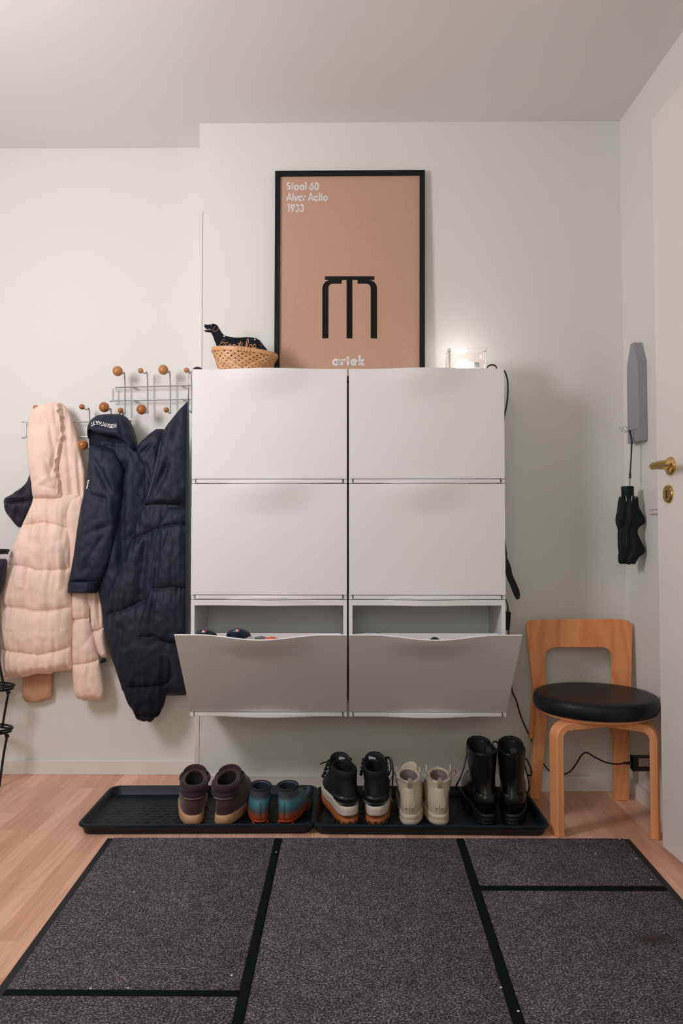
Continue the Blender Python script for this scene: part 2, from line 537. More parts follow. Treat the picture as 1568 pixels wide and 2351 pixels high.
# ================================================================== CABINETS
XC0, XCM, XC1 = at(438.5, 1240, YF).x, at(798.5, 1240, YF).x, at(1160.5, 1240, YF).x
UW = (XC1 - XC0) / 2 - 0.003
ZT = at(620, 846, YF).z
ZBm = at(620, 1646, YF).z
UH = (ZT - ZBm) / 3
UD = YB - YF                       # depth of one unit
def lip(t):                        # outward swell of the grip, t in 0..1 across
    s = (t - 0.5) / 0.37
    return 0.020 * (math.cos(PI * s) * 0.5 + 0.5) if abs(s) < 1 else 0.0
def front_panel(x0, wd, z0, z1, y0, tilt=0.0, n=40, m_=26, th=0.004):
    """panel hinged at its bottom edge, its top centre swelling outward into a grip"""
    mb = MB()
    hgt = z1 - z0
    A, B = [], []
    for j in range(m_ + 1):
        v = (j / m_) ** 0.8
        ra, rb = [], []
        for i in range(n + 1):
            t = i / n
            drop = 0.10 * (1 - ((t - 0.5) / 0.5) ** 2 * 0.75) + 0.012
            d = (1 - v) * hgt
            k = max(0.0, 1 - d / drop)
            k = k * k * (3 - 2 * k)
            out = lip(t) * k
            lo = Vector((x0 + wd * t, -out, v * hgt))
            lb = Vector((x0 + wd * t, -out + th, v * hgt))
            for p, rr in ((lo, ra), (lb, rb)):
                c, s = math.cos(tilt), math.sin(tilt)
                rr.append(Vector((p.x, y0 + p.y * c - p.z * s, z0 + p.z * c + p.y * s)))
        A.append(ra); B.append(rb)
    rings = [A[j] + B[j][::-1] for j in range(m_ + 1)]
    mb.loft(rings)
    return mb
def cabinet(x0, z0, label, open_=False):
    t = thing('shoe_cabinet', label, 'shoe cabinet', (x0 + UW / 2, YB - UD / 2, z0), 'white wall mounted shoe cabinets')
    z1 = z0 + UH - 0.002
    th = 0.006
    yb = YF + 0.006
    mb = MB()
    mb.box(x0, x0 + 0.012, yb, YB - 0.002, z0, z1)
    mb.box(x0 + UW - 0.012, x0 + UW, yb, YB - 0.002, z0, z1)
    mb.box(x0 + 0.012, x0 + UW - 0.012, YB - 0.008, YB - 0.002, z0, z1)
    # top with swelling front edge, floor with the same swelling
    for za, zb_, push in ((z1 - 0.018, z1, 1.0), (z0, z0 + 0.008, 1.0)):
        n = 32
        rings = []
        for i in range(n + 1):
            tt = i / n
            x = lerp(x0 + 0.012, x0 + UW - 0.012, tt)
            y = yb - lip(tt) * push
            rings.append([Vector((x, y, za)), Vector((x, YB - 0.008, za)), Vector((x, YB - 0.008, zb_)), Vector((x, y, zb_))])
        mb.loft(rings)
    # cover strip below the front
    mb.box(x0 + 0.014, x0 + UW - 0.014, yb - 0.004, yb + 0.004, z0 + 0.002, z0 + 0.0135)
    mb.build('body', CAB, t, smooth=True, bevel=0.001, angle=30)
    for sx in (x0 + 0.0125, x0 + UW - 0.0155):
        MB().box(sx, sx + 0.0025, yb - 0.0045, yb + 0.004, z0 + 0.002, z0 + 0.0135).build('slot', DARKGAP, t, smooth=False)
    tilt = R(40) if open_ else 0.0
    fp = front_panel(x0 + 0.0008, UW - 0.0016, z0 + 0.0155, z1, YF + (0.004 if open_ else 0.0), tilt)
    fr = fp.build('front', CAB, t, angle=50)
    if open_:
        ib = MB()
        hz = 0.264
        ib.box(x0 + 0.02, x0 + UW - 0.02, YF + 0.035, YF + 0.038, z0 + 0.016, z0 + hz)
        for sx in (x0 + 0.02, x0 + UW - 0.023):
            ib.prism([(sx, YF + 0.012, z0 + 0.018), (sx, YF + 0.036, z0 + 0.018), (sx, YF + 0.036, z0 + hz), (sx, YF - 0.135, z0 + hz)], (0.003, 0, 0))
        ib.box(x0 + 0.02, x0 + UW - 0.02, YF + 0.008, YF + 0.037, z0 + 0.014, z0 + 0.0175)
        ib.build('shoe_bin', CAB, fr, smooth=False)
        for sx in (0.065, UW - 0.035):
            sm = MB()
            sm.lathe([(0.0045, 0), (0.0045, -0.003), (0.002, -0.005)], (x0 + sx, YB - 0.008, z0 + UH - 0.036), 14, axis='Y')
            sm.box(x0 + sx - 0.002, x0 + sx + 0.002, YB - 0.010, YB - 0.008, z0 + UH - 0.036, z0 + UH - 0.02)
            sm.build('mounting_screw', DARKGAP, t, smooth=False)
    return t
c0 = cabinet(XC0, ZBm + 2 * UH, 'closed white shoe cabinet at upper left, under the wicker basket')
b0 = Vector(c0.location)
dup(c0, b0 + Vector((UW + 0.006, 0, 0)), 'closed white shoe cabinet at upper right, under the small glass lamp')
dup(c0, b0 + Vector((0, 0, -UH)), 'closed white shoe cabinet in the middle row beside the navy puffer coat')
dup(c0, b0 + Vector((UW + 0.006, 0, -UH)), 'closed white shoe cabinet in the middle row next to the hanging black strap')
cabinet(XC0, ZBm, 'open tilted white shoe cabinet holding navy and orange shoes', True)
cabinet(XC0 + UW + 0.006, ZBm, 'open tilted white shoe cabinet at lower right near the birch chair', True)

# shoes inside the open cabinets, standing on their heels
TT = math.tan(R(40))
def bin_mid(z, want):
    yp_ = YF + 0.004 - (z - ZBm - 0.0155) * TT
    ry = min(want, (YF + 0.032 - yp_) / 2 - 0.006)
    return yp_ + 0.006 + ry, ry
def standing_shoe(px, w_px, py_top, Y, label, um, flag=False, name='navy_sneaker', group=None, tip=None):
    c = at(px, py_top, Y)
    r = w_px / 2 / F_PX * Y
    top, bot = c.z, ZBm + 0.035
    yb = YF + 0.022
    t = thing(name, label, 'shoe', (c.x, Y, bot), group)
    mb = MB()
    rings = []
    H = top - bot
    for k in range(27):
        s = k / 14 * 0.88 if k < 15 else 0.88 + 0.12 * math.sin(PI / 2 * (k - 14) / 12)
        z = bot + H * s
        f = 1.0 if s < 0.88 else math.sqrt(max(0.0004, 1 - ((s - 0.88) / 0.12) ** 2))
        rx_ = r * 1.04 * f * (0.82 + 0.18 * min(1, s / 0.6))
        yy, ry_ = bin_mid(z, 0.034)
        ry_ *= f
        rings.append([Vector((c.x + rx_ * math.cos(2 * PI * i / 24), yy + ry_ * math.sin(2 * PI * i / 24), z)) for i in range(24)])
    mb.loft(rings)
    up = mb.build('upper', um, t)
    if flag:
        mb = MB()
        rings = []
        for k in range(13):     # white rubber foxing along the sole side
            s = lerp(0.1, 0.93, k / 12)
            z = bot + H * s
            f = 1.0 if s < 0.70 else math.sqrt(max(0.0004, 1 - ((s - 0.70) / 0.30) ** 2))
            rx_ = r * 1.06 * f * (0.82 + 0.18 * min(1, s / 0.6))
            yy = lerp(yb - 0.012, Y, min(1, s * 1.15)) - 0.020
            rings.append([Vector((c.x + rx_ * math.cos(2 * PI * i / 20), yy + 0.018 * f * math.sin(2 * PI * i / 20), z)) for i in range(20)])
        mb.loft(rings)
        mb.build('sole', WHITEP, t, sub=1)
    return t, c, r
NAVYL = mat('navy_leather', (0.008, 0.017, 0.040), 0.3)
ORNG = mat('orange_mesh', (0.70, 0.11, 0.02), 0.55, bump=0.3, bscale=300)
GREYM = mat('grey_mesh', (0.16, 0.16, 0.16), 0.6)
RED = mat('red_print', (0.5, 0.03, 0.03), 0.5)
for px, wpx, pyt, lab, fx in ((475, 50, 1441, 'navy leather sneaker toe, left of the pair in the open cabinet', 469), (549, 56, 1439, 'navy leather sneaker toe, right of the pair in the open cabinet', 546)):
    t, c, r = standing_shoe(px, wpx, pyt, 2.238, lab, NAVYL, False, group='navy sneakers in the open cabinet')
    cf = at(fx, pyt + 9, bin_mid(c.z - 0.012, 0.034)[0] - 0.029)
    mb = MB().box(cf.x - 0.006, cf.x + 0.0005, cf.y - 0.0012, cf.y + 0.006, cf.z - 0.0025, cf.z + 0.0025, 0)
    mb.box(cf.x + 0.0005, cf.x + 0.006, cf.y - 0.0012, cf.y + 0.006, cf.z - 0.0025, cf.z + 0.0025, 1)
    mb.build('flag_patch', [WHITEP, RED], t, smooth=False)
    # white toe bumper
    mb = MB()
    pts = []
    for k in range(15):
        a = lerp(0.12, PI - 0.12, k / 14)
        pts.append((c.x + r * 1.02 * math.cos(a), bin_mid(c.z - 0.03, 0.034)[0] - 0.024 * math.sin(a), c.z - 0.036 + 0.008 * math.sin(a)))
    mb.tube(pts, 0.007, 10)
    mb.build('toe_bumper', WHITEP, t)
t, c, r = standing_shoe(624, 46, 1460, 2.25, 'orange and grey mesh shoe in the open left cabinet', ORNG, False, 'orange_shoe')
mb = MB()
cg = at(596, 1466, 2.335)
mb.tube([at(586, 1467, 2.26), at(600, 1465, 2.255), at(610, 1467, 2.26)], [0.006, 0.007, 0.006], 10)
mb.build('heel_loop', GREYM, t)
standing_shoe(998, 30, 1462, 2.24, 'black shoe tip showing in the open right cabinet', UMB, False, 'black_shoe')

# ================================================================== ON TOP OF THE CABINETS
ZTOP = ZBm + 3 * UH - 0.001
# ---- framed poster leaning on the wall
pb = Vector((0, YB - 0.040, ZTOP + 0.001))       # foot of the poster front
tp = at(803, 391, YB - 0.022)
pn = Vector((0, -(tp.z - pb.z), (tp.y - pb.y))).normalized()   # facing the room and slightly up
if pn.y > 0: pn = -pn
def pp(px, py, h=0.0):
    return on_plane(px, py, pb, pn) + pn * h
def foot(px_top, px_low):
    """bottom point of a line on the poster plane down to the cabinet top"""
    a, b = pp(px_top, 391), pp(px_low, 800)
    k = (ZTOP + 0.001 - a.z) / (b.z - a.z)
    return a + (b - a) * k
TL, TR = pp(631.5, 392), pp(975.5, 389.5)
BL, BR = foot(631.5, 629.5), foot(975.5, 975.5)
pt = thing('framed_poster', 'tall framed brown poster with a black stool drawing leaning on the wall', 'poster', ((BL + BR) / 2))
fw = 0.0185
ux = (TR - TL).normalized()
uz = (TL - BL).normalized()
for nm, a, b_, c_, d_ in (('frame', BL, BR, TR, TL),):
    mb = MB()
    ia, ib_, ic, id_ = a + ux * fw + uz * fw, b_ - ux * fw + uz * fw, c_ - ux * fw - uz * fw, d_ + ux * fw - uz * fw
    rings = []
    for o_, i_ in ((a, ia), (b_, ib_), (c_, ic), (d_, id_), (a, ia)):
        rings.append([o_, i_, i_ - pn * 0.022, o_ - pn * 0.022])
    mb.loft(rings, False, False)
    mb.build('frame', BLACK, pt, smooth=False, bevel=0.0008)
PAPER = mat('kraft_print', (0.60, 0.365, 0.255), 0.8, var=0.05, vscale=160, bump=0.1, bscale=500, spec=0.2)
mb = MB()
e = 0.004
mb.prism([p - pn * 0.008 for p in (ia - ux * e - uz * e, ib_ + ux * e - uz * e, ic + ux * e + uz * e, id_ - ux * e + uz * e)], -pn * 0.003)
sheet = mb.build('print_sheet', PAPER, pt, smooth=False)
PRH = -0.0078
def pmap(px0, py0, sc):
    def f(u, v, h):
        return on_plane(px0 + u * sc, py0 - v * sc, pb - pn * 0.008, pn) + pn * (0.0003 + 0.0003 * h)
    return f
for s, px0, py0, sc, w_, tr in (('Stool 60', 658, 436, 17.5, 0.20, 0.0), ('Alvar Aalto', 658, 461, 17.5, 0.20, 0.0), ('1933', 659, 486, 17.5, 0.20, 0.0), ('artek', 763, 838.5, 21.5, 0.225, 0.06)):
    mb = MB()
    gl = text(mb, s, lambda u, v, h: Vector((u, v, h)), w_, tr)
    tgt = {'Stool 60': 75, 'Alvar Aalto': 95, '1933': 40, 'artek': 76}[s]
    f = pmap(px0, py0, 1.0)
    kx = tgt / gl
    mb.v = [f(p.x * kx, p.y * sc, p.z) for p in mb.v]
    mb.build('lettering', WHITEP, sheet, smooth=False)
# the stool drawing
INK = mat('black_ink', (0.002, 0.003, 0.004), 0.8, spec=0.0)
f = pmap(0, 0, 1.0)
mb = MB()
def poly(pts):
    n = len(pts)
    mb.prism([f(x, -y, 0) for x, y in pts], pn * 0.0003)
poly([(746, 634.5), (859.5, 634.5), (859.5, 643), (746, 643)])
poly([(795.5, 642), (809, 642), (809, 777), (795.5, 777)])
def leg(sgn, x_out, x_in, x_tip):
    o = [(x_out, 777)]
    cx_, cy_ = x_out + sgn * 19, 662
    o += [(cx_ - sgn * 19 * math.cos(R(a)), cy_ - 19 * math.sin(R(a))) for a in range(0, 91, 10)]
    o += [(x_tip, 643), (x_tip, 651.5)]
    ix, iy = x_in + sgn * 10, 661.5
    o += [(ix - sgn * 10 * math.cos(R(a)), iy - 10 * math.sin(R(a))) for a in range(90, -1, -10)]
    o += [(x_in, 777)]
    poly(o)
leg(1, 740, 754, 784.5)
leg(-1, 865.5, 851, 821)
mb.build('stool_drawing', INK, sheet, smooth=False)
GLASS = bpy.data.materials.new('picture_glass')
GLASS.use_nodes = True
nt = GLASS.node_tree
nt.nodes.clear()
out = nt.nodes.new('ShaderNodeOutputMaterial')
tr_ = nt.nodes.new('ShaderNodeBsdfTransparent')
gl_ = nt.nodes.new('ShaderNodeBsdfGlossy')
gl_.inputs['Roughness'].default_value = 0.02
fr_ = nt.nodes.new('ShaderNodeFresnel')
fr_.inputs['IOR'].default_value = 1.5
mxs = nt.nodes.new('ShaderNodeMixShader')
geo_ = nt.nodes.new('ShaderNodeNewGeometry')
inv_ = nt.nodes.new('ShaderNodeMath'); inv_.operation = 'SUBTRACT'; inv_.inputs[0].default_value = 1.0
nt.links.new(geo_.outputs['Backfacing'], inv_.inputs[1])
mu_ = nt.nodes.new('ShaderNodeMath'); mu_.operation = 'MULTIPLY'
nt.links.new(fr_.outputs[0], mu_.inputs[0]); nt.links.new(inv_.outputs[0], mu_.inputs[1])
nt.links.new(mu_.outputs[0], mxs.inputs[0])
nt.links.new(tr_.outputs[0], mxs.inputs[1])
nt.links.new(gl_.outputs[0], mxs.inputs[2])
nt.links.new(mxs.outputs[0], out.inputs['Surface'])
mb = MB()
mb.prism([p - pn * 0.0045 for p in (ia - ux * e - uz * e, ib_ + ux * e - uz * e, ic + ux * e + uz * e, id_ - ux * e + uz * e)], -pn * 0.0015)
mb.build('glass', GLASS, pt, smooth=False)

# ---- wicker basket
by = 2.515
bc = at(562, 800, by)
br_ = 75.5 / F_PX * by
ztilt = 15 / F_PX * by            # right side hangs lower
bt = thing('wicker_basket', 'oval woven birch bark basket on the left cabinet holding a dog plaque', 'basket', (bc.x, by, ZTOP))
BARK = mat('birch_bark_strips', (0.62, 0.31, 0.13), 0.45)
nt = BARK.node_tree
bsdf = nt.nodes['Principled BSDF']
oi = nt.nodes.new('ShaderNodeNewGeometry')
rp = nt.nodes.new('ShaderNodeValToRGB')
rp.color_ramp.elements[0].color = (0.50, 0.22, 0.085, 1)
rp.color_ramp.elements[1].color = (0.74, 0.43, 0.21, 1)
nt.links.new(oi.outputs['Random Per Island'], rp.inputs['Fac'])
nt.links.new(rp.outputs['Color'], bsdf.inputs['Base Color'])
zr = at(487, 797, by).z - ZTOP - 0.006     # rim height on the left
def bpt(th, s, out=0.0):
    """basket wall: th around, s 0 foot .. 1 rim"""
    rx_ = br_ * lerp(0.74, 0.985, s) + out
    ry_ = 0.062 * lerp(0.78, 0.985, s) + out
    x = bc.x + rx_ * math.cos(th)
    z = ZTOP + 0.002 + (zr - 0.012) * s
    z -= ztilt * s * (x - (bc.x - br_)) / (2 * br_) * 1.0
    return Vector((x, by - ry_ * math.sin(th), z))
mb = MB()
NS = 26
for fam in (1, -1):
    for i in range(NS):
        th0 = 2 * PI * i / NS
        Lp, Rp = [], []
        seg = 24
        rings = []
        for k in range(seg + 1):
            s = k / seg
            th = th0 + fam * s * 1.15
            ph = (s * 1.15 * NS / PI) * PI
            o_ = 0.0011 * math.cos(ph + (PI if fam < 0 else 0) + i * PI) + 0.0012
            hw = 0.083
            rings.append([bpt(th - hw, s, o_), bpt(th + hw, s, o_), bpt(th + hw, s, o_ - 0.0007), bpt(th - hw, s, o_ - 0.0007)])
        mb.loft(rings)
mb.build('weave', BARK, bt, smooth=True, angle=30)
mb = MB()
rings = []
for k in range(65):
    th = 2 * PI * k / 64
    a = bpt(th, 1.0, 0.004)
    b_ = bpt(th, 1.0, -0.003)
    h0, h1 = Vector((0, 0, -0.002)), Vector((0, 0, 0.012))
    rings.append([a + h0, a + h1, b_ + h1, b_ + h0])
mb.loft(rings, False, False)
RIM = mat('birch_rim', (0.66, 0.34, 0.145), 0.42, var=0.06, vscale=60)
rim = mb.build('rim', RIM, bt, smooth=True, bevel=0.001, angle=30)
mb = MB()
for k, px in enumerate((551, 557.5, 564, 570.5, 577)):
    th = PI / 2 + (562 - px) / 75.5 * 1.0
    a = bpt(th, 1.0, 0.0048)
    mb.box(a.x - 0.003, a.x + 0.003, a.y - 0.001, a.y + 0.0015, a.z - 0.004, a.z + 0.0125)
mb.build('rim_binding', RIM, rim, smooth=False, bevel=0.0006)
mb = MB()
rings = [[bpt(2 * PI * k / 40, s, -0.002) + Vector((0, 0, dz)) for k in range(40)] for s, dz in ((0.0, 0.0), (0.0, 0.003))]
mb.loft(rings)
mb.build('base', BARK, bt, smooth=False)

# ---- dog plaque standing in the basket
dy = by - 0.018
dogpx = [(469.0, 744.2), (472.5, 745.2), (478, 745.6), (483, 744.5), (488, 743), (493, 743.5), (499, 747), (504, 755), (508, 762), (513, 768), (520, 771.5), (529, 773.5), (540, 775), (552, 774.8), (566, 774), (576, 774.4), (588, 776.5), (596, 781), (601, 787), (606, 794), (612, 801), (616, 811), (616, 826), (500, 826), (497.5, 800), (496, 790), (492.5, 783), (490, 775), (487, 768), (484, 763.5), (480, 762.5), (472, 761.5), (468.6, 759), (469.2, 757.2), (473, 757.6), (476, 758), (475, 755.5), (471.5, 753.2), (469.0, 750.5)]
dt = thing('dog_plaque', 'black dog shaped plaque with copper lettering standing in the wicker basket', 'sign', (at(555, 826, dy)))
mb = MB().prism([at(x, y, dy) for x, y in dogpx], (0, 0.004, 0))
body = mb.build('silhouette', SLATE, dt, smooth=False)
def dmap(u, v, h):
    return at(u, -v, dy) + Vector((0, -0.0003 - 0.0003 * h, 0))
def pen(pts, wd, per=6):
    sp = spline([(x, -y) for x, y in pts], per)
    ribbon(mb, sp, wd, dmap)
mb = MB()
for st in ([(508, 789), (512, 786), (518, 787.5), (524, 785.5)], [(518, 787), (517, 793), (515, 799), (511, 801)],
           [(524, 797), (529, 795), (530, 791), (527, 790), (525, 795), (528, 800)],
           [(533, 800), (535, 792), (538, 791), (541, 793)], [(541, 800), (543, 793), (545, 798), (549, 791), (551, 790)],
           [(548.5, 800), (551, 792), (553, 783)], [(546, 789), (552, 787.5), (557, 788)],
           [(556, 790), (555, 797), (558, 800), (562, 797), (564, 790), (563, 798), (566, 800)],
           [(565, 799), (569, 790), (570.5, 780), (568, 779), (566, 786), (566, 795), (569, 800)],
           [(577, 791), (573, 792), (572, 798), (576, 800), (579, 796), (577, 791)],
           [(587, 790), (582, 792), (581, 798), (584, 799), (587, 793), (586, 798), (589, 798)]):
    pen(st, 1.5)
mb.build('lettering', COPPER, body, smooth=False)
mb = MB()
outm = mat('brown_print', (0.33, 0.17, 0.11), 0.5)
pen([(494.5, 749), (490, 754), (488.5, 759), (493, 761.5), (499, 757.5), (502, 753)], 0.9)
mb.build('ear_outline', outm, body, smooth=False); mb = MB()
pen([(516, 778), (509, 783), (505, 790), (503, 797)], 0.9)
mb.build('shoulder_outline', outm, body, smooth=False); mb = MB()
pen([(597, 785), (600, 791), (600, 797)], 0.7)
mb.build('hip_outline', outm, body, smooth=False); mb = MB()
pen([(477, 757), (481, 756), (484, 757.5)], 2.2)
mb.build('tongue_print', outm, body, smooth=False)
for x, y, r in ((484.8, 746.3, 1.0), (514.5, 771.8, 1.9), (585, 779.5, 1.7)):
    mb = MB()
    ribbon(mb, [(x - r, -y), (x - r * 0.7, -y), (x, -y), (x + r * 0.7, -y), (x + r, -y)], [r * 0.2, 1.4 * r, 2 * r, 1.4 * r, r * 0.2], dmap)
    mb.build('rivet' if r > 1.2 else 'eye', WHITEP, body, smooth=False)

# ---- small black rounded item, unidentified, on the far left corner
mb = MB()
kc_ = at(454, 847, 2.46)
mb.sphere((kc_.x, kc_.y, ZTOP + 0.004), 0.017, 20, 10, sc=(1.1, 1.1, 0.85))
tag(mb.build('black_item', CABLE), 'small black rounded item lying on the far left corner of the cabinets', 'ball')

# ---- block lamp
ly = 2.50
la, lb = at(1025, 846, ly), at(1113, 846, ly)
ltop = at(1070, 806, ly).z
lt = thing('block_lamp', 'small clear glass block lamp glowing on the right end of the cabinets', 'lamp', ((la.x + lb.x) / 2, ly, ZTOP))
CLEAR = bpy.data.materials.new('clear_glass')
CLEAR.use_nodes = True
bs = CLEAR.node_tree.nodes['Principled BSDF']
bs.inputs['Transmission Weight'].default_value = 1.0
bs.inputs['Roughness'].default_value = 0.04
bs.inputs['IOR'].default_value = 1.35
bs.inputs['Base Color'].default_value = (1, 0.97, 0.96, 1)
def rbox(x0, x1, y0, y1, z0, z1, yaw=0):
    b_ = MB().box(x0, x1, y0, y1, z0, z1)
    c = Vector(((x0 + x1) / 2, (y0 + y1) / 2, 0))
    b_.v = [c + Matrix.Rotation(yaw, 3, 'Z') @ (p - c) for p in b_.v]
    return b_
# a shell of glass around a hollow for the bulb
cx_ = (la.x + lb.x) / 2
for y0, y1 in ((ly - 0.040, ly - 0.030), (ly + 0.030, ly + 0.040)):
    rbox(la.x, lb.x, y0, y1, ZTOP + 0.001, ltop).build('glass_block', CLEAR, lt, smooth=False, bevel=0.003)
rbox(la.x, la.x + 0.012, ly - 0.0295, ly + 0.0295, ZTOP + 0.001, ltop).build('glass_block', CLEAR, lt, smooth=False, bevel=0.003)
rbox(lb.x - 0.012, lb.x, ly - 0.0295, ly + 0.0295, ZTOP + 0.001, ltop).build('glass_block', CLEAR, lt, smooth=False, bevel=0.003)
BULB = bpy.data.materials.new('glowing_bulb')
BULB.use_nodes = True
bb = BULB.node_tree.nodes['Principled BSDF']
bb.inputs['Emission Color'].default_value = (1, 0.90, 0.86, 1)
bb.inputs['Emission Strength'].default_value = 5.0
bcen = at(1068, 838, ly)
mb = MB()
bz = ZTOP + 0.032
prof = [(0.003, -0.030), (0.012, -0.027), (0.019, -0.017), (0.021, -0.006), (0.018, 0.006), (0.010, 0.018), (0.0085, 0.032)]
mb.lathe(prof, (bcen.x - 0.004, ly, bz), 24, axis='X')
mb.build('bulb', BULB, lt)
mb = MB()
mb.lathe([(0.0095, 0.032), (0.0095, 0.046), (0.006, 0.050)], (bcen.x - 0.004, ly, bz), 18, axis='X')
mb.build('socket', WHITEP, lt)
lamp('block_lamp_light', 'POINT', (bcen.x - 0.005, ly + 0.060, ltop + 0.02), 0.22, (1.0, 0.87, 0.84), shadow_soft_size=0.02)
# lamp flex: along the top, down the right side, behind, to the adapter in the socket on the right wall
sx = XC1 + 0.006
yw = YB - 0.008
XCR = XC0 + 2 * UW + 0.006
pts = [(lb.x + 0.001, ly + 0.015, ZTOP + 0.020)] + [at(x, y, 2.50) for x, y in ((1126, 838), (1138, 840.5))] + [Vector((XCR - 0.01, 2.47, ZTOP + 0.007)), Vector((XCR + 0.004, 2.44, ZTOP + 0.001))]
pts += [at(x, y, 2.43) for x, y in ((1163.5, 866), (1166, 885), (1164.5, 920))]
pts += [Vector((XCR + 0.003, 2.45, z)) for z in (1.25, 1.1, 0.95, 0.8, 0.70)]
pts += [at(1166, 1395, YB - 0.09), at(1168, 1470, YB - 0.05)]
pts += [at(x, y, YB - 0.02) for x, y in ((1174, 1575), (1186, 1610), (1196, 1645), (1211, 1680), (1225, 1710), (1238, 1735))]
pts += [at(x, y, YB - 0.028) for x, y in ((1250, 1757), (1262, 1770), (1280, 1776), (1297, 1777))]
ya = 2.44
pts += [at(x, y, yy) for x, y, yy in ((1312, 1768, 2.56), (1325, 1750, 2.54), (1335, 1734, 2.52), (1347, 1728, 2.50), (1365, 1738, 2.49), (1390, 1750, 2.48), (1415, 1754, 2.47))]
apt = (at(1452, 1752, ya))
pts += [at(1436, 1752, 2.455), apt]
mb = MB().tube(spline([tuple(p) for p in pts], 6), 0.0027, 8)
ad = thing('power_cord', 'black lamp cord with a plug-in adapter looping behind the birch chair', 'cord', (apt.x, ya, apt.z - 0.02))
mb.build('flex', CABLE, ad)
mb = MB()
pxs = [(1451, 1736.5), (1502, 1736.5), (1502, 1768.5), (1451, 1768.5)]
A = [at(x, y, ya) for x, y in pxs]
mb.box(A[0].x, A[1].x, ya - 0.012, ya + 0.018, A[2].z, A[0].z)
hh = 0.006
for xx in (A[0].x, A[1].x - hh):
    mb.box(xx, xx + hh, ya - 0.0135, ya + 0.0195, A[2].z - 0.0015, A[0].z + 0.0015)
adp = mb.build('adapter', CABLE, ad, smooth=False, bevel=0.002)
mb = MB()
q0, q1 = at(1466, 1741, ya - 0.012), at(1497, 1760, ya - 0.012)
mb.box(q0.x, q1.x, ya - 0.0128, ya - 0.0115, q1.z, q0.z)
lbm = mat('rating_label', (0.36, 0.35, 0.34), 0.6, var=0.55, vscale=170)
mb.build('rating_label', lbm, adp, smooth=False)
mb = MB().tube([at(1430, 1752, 2.455), at(1441, 1752, 2.452), at(1453, 1752, ya)], [0.003, 0.0048, 0.006], 10)
mb.build('strain_relief', CABLE, adp)
# small black buckle and strap hanging beside the cabinets
mb = MB()
st = [(Vector((XCR + 0.0035, 2.455, 1.33)), 0.011), (Vector((XCR + 0.004, 2.455, 1.1)), 0.013), (Vector((XCR + 0.0045, 2.455, 0.90)), 0.015), (at(1165.5, 1298, 2.455), 0.016), (at(1170, 1322, 2.455), 0.017), (at(1181, 1348, 2.455), 0.018), (at(1187, 1366, 2.455), 0.016), (at(1188.5, 1376, 2.455), 0.006)]
sp = spline([(p.x, p.y, p.z, w_) for p, w_ in st], 6)
rings = []
for i, (x, y, z, w_) in enumerate(sp):
    t = Vector(sp[min(i + 1, len(sp) - 1)][:3]) - Vector(sp[max(i - 1, 0)][:3])
    # the strap twists from edge-on to flat as it leaves the cabinet side
    k = min(1, max(0, (0.84 - z) / 0.05))
    ang = lerp(PI / 2, R(42), k)
    d = Vector((math.cos(ang), math.sin(ang), 0)) * w_
    nn = t.normalized().cross(d).normalized() * 0.001
    c = Vector((x, y, z))
    rings.append([c - d + nn, c + d + nn, c + d - nn, c - d - nn])
mb.loft(rings)
tag(mb.build('black_strap', UMB), 'long black webbing strap dangling down the right side of the cabinets', 'strap')
mb = MB()
a, b_ = at(1163, 1404, 2.47), at(1171.5, 1446, 2.47)
mb.prism([Vector((XCR + 0.001, 2.455, a.z)), Vector((b_.x + 0.0005, 2.455, a.z)), Vector((b_.x - 0.005, 2.455, b_.z)), Vector((XCR + 0.001, 2.455, b_.z))], (0, 0.03, 0))
tag(mb.build('black_clip', UMB, smooth=False, bevel=0.002), 'small black clip against the right edge of the open cabinet, above the chair', 'clip')

# dark strap along the left side of the cabinets
mb = MB()
st = [(at(437.5, 852, 2.60), 0.002), (at(435.5, 930, 2.60), 0.0055), (at(434.5, 1040, 2.60), 0.008), (at(433.5, 1160, 2.60), 0.009), (at(433, 1300, 2.60), 0.009), (at(433, 1450, 2.60), 0.009), (at(433, 1560, 2.60), 0.009)]
sp = spline([(p.x, p.y, p.z, w_) for p, w_ in st], 6)
rings = []
for (x, y, z, w_) in sp:
    x0_ = min(x + w_, XC0 - 0.004 + 0.0)
    rings.append([Vector((x - w_, y - 0.01, z)), Vector((x + w_, y - 0.04, z)), Vector((x + w_, y - 0.036, z)), Vector((x - w_, y - 0.006, z))])
mb.loft(rings)
tag(mb.build('blue_strap', STRAP), 'long slate blue strap hanging flat beside the left edge of the cabinets', 'strap')

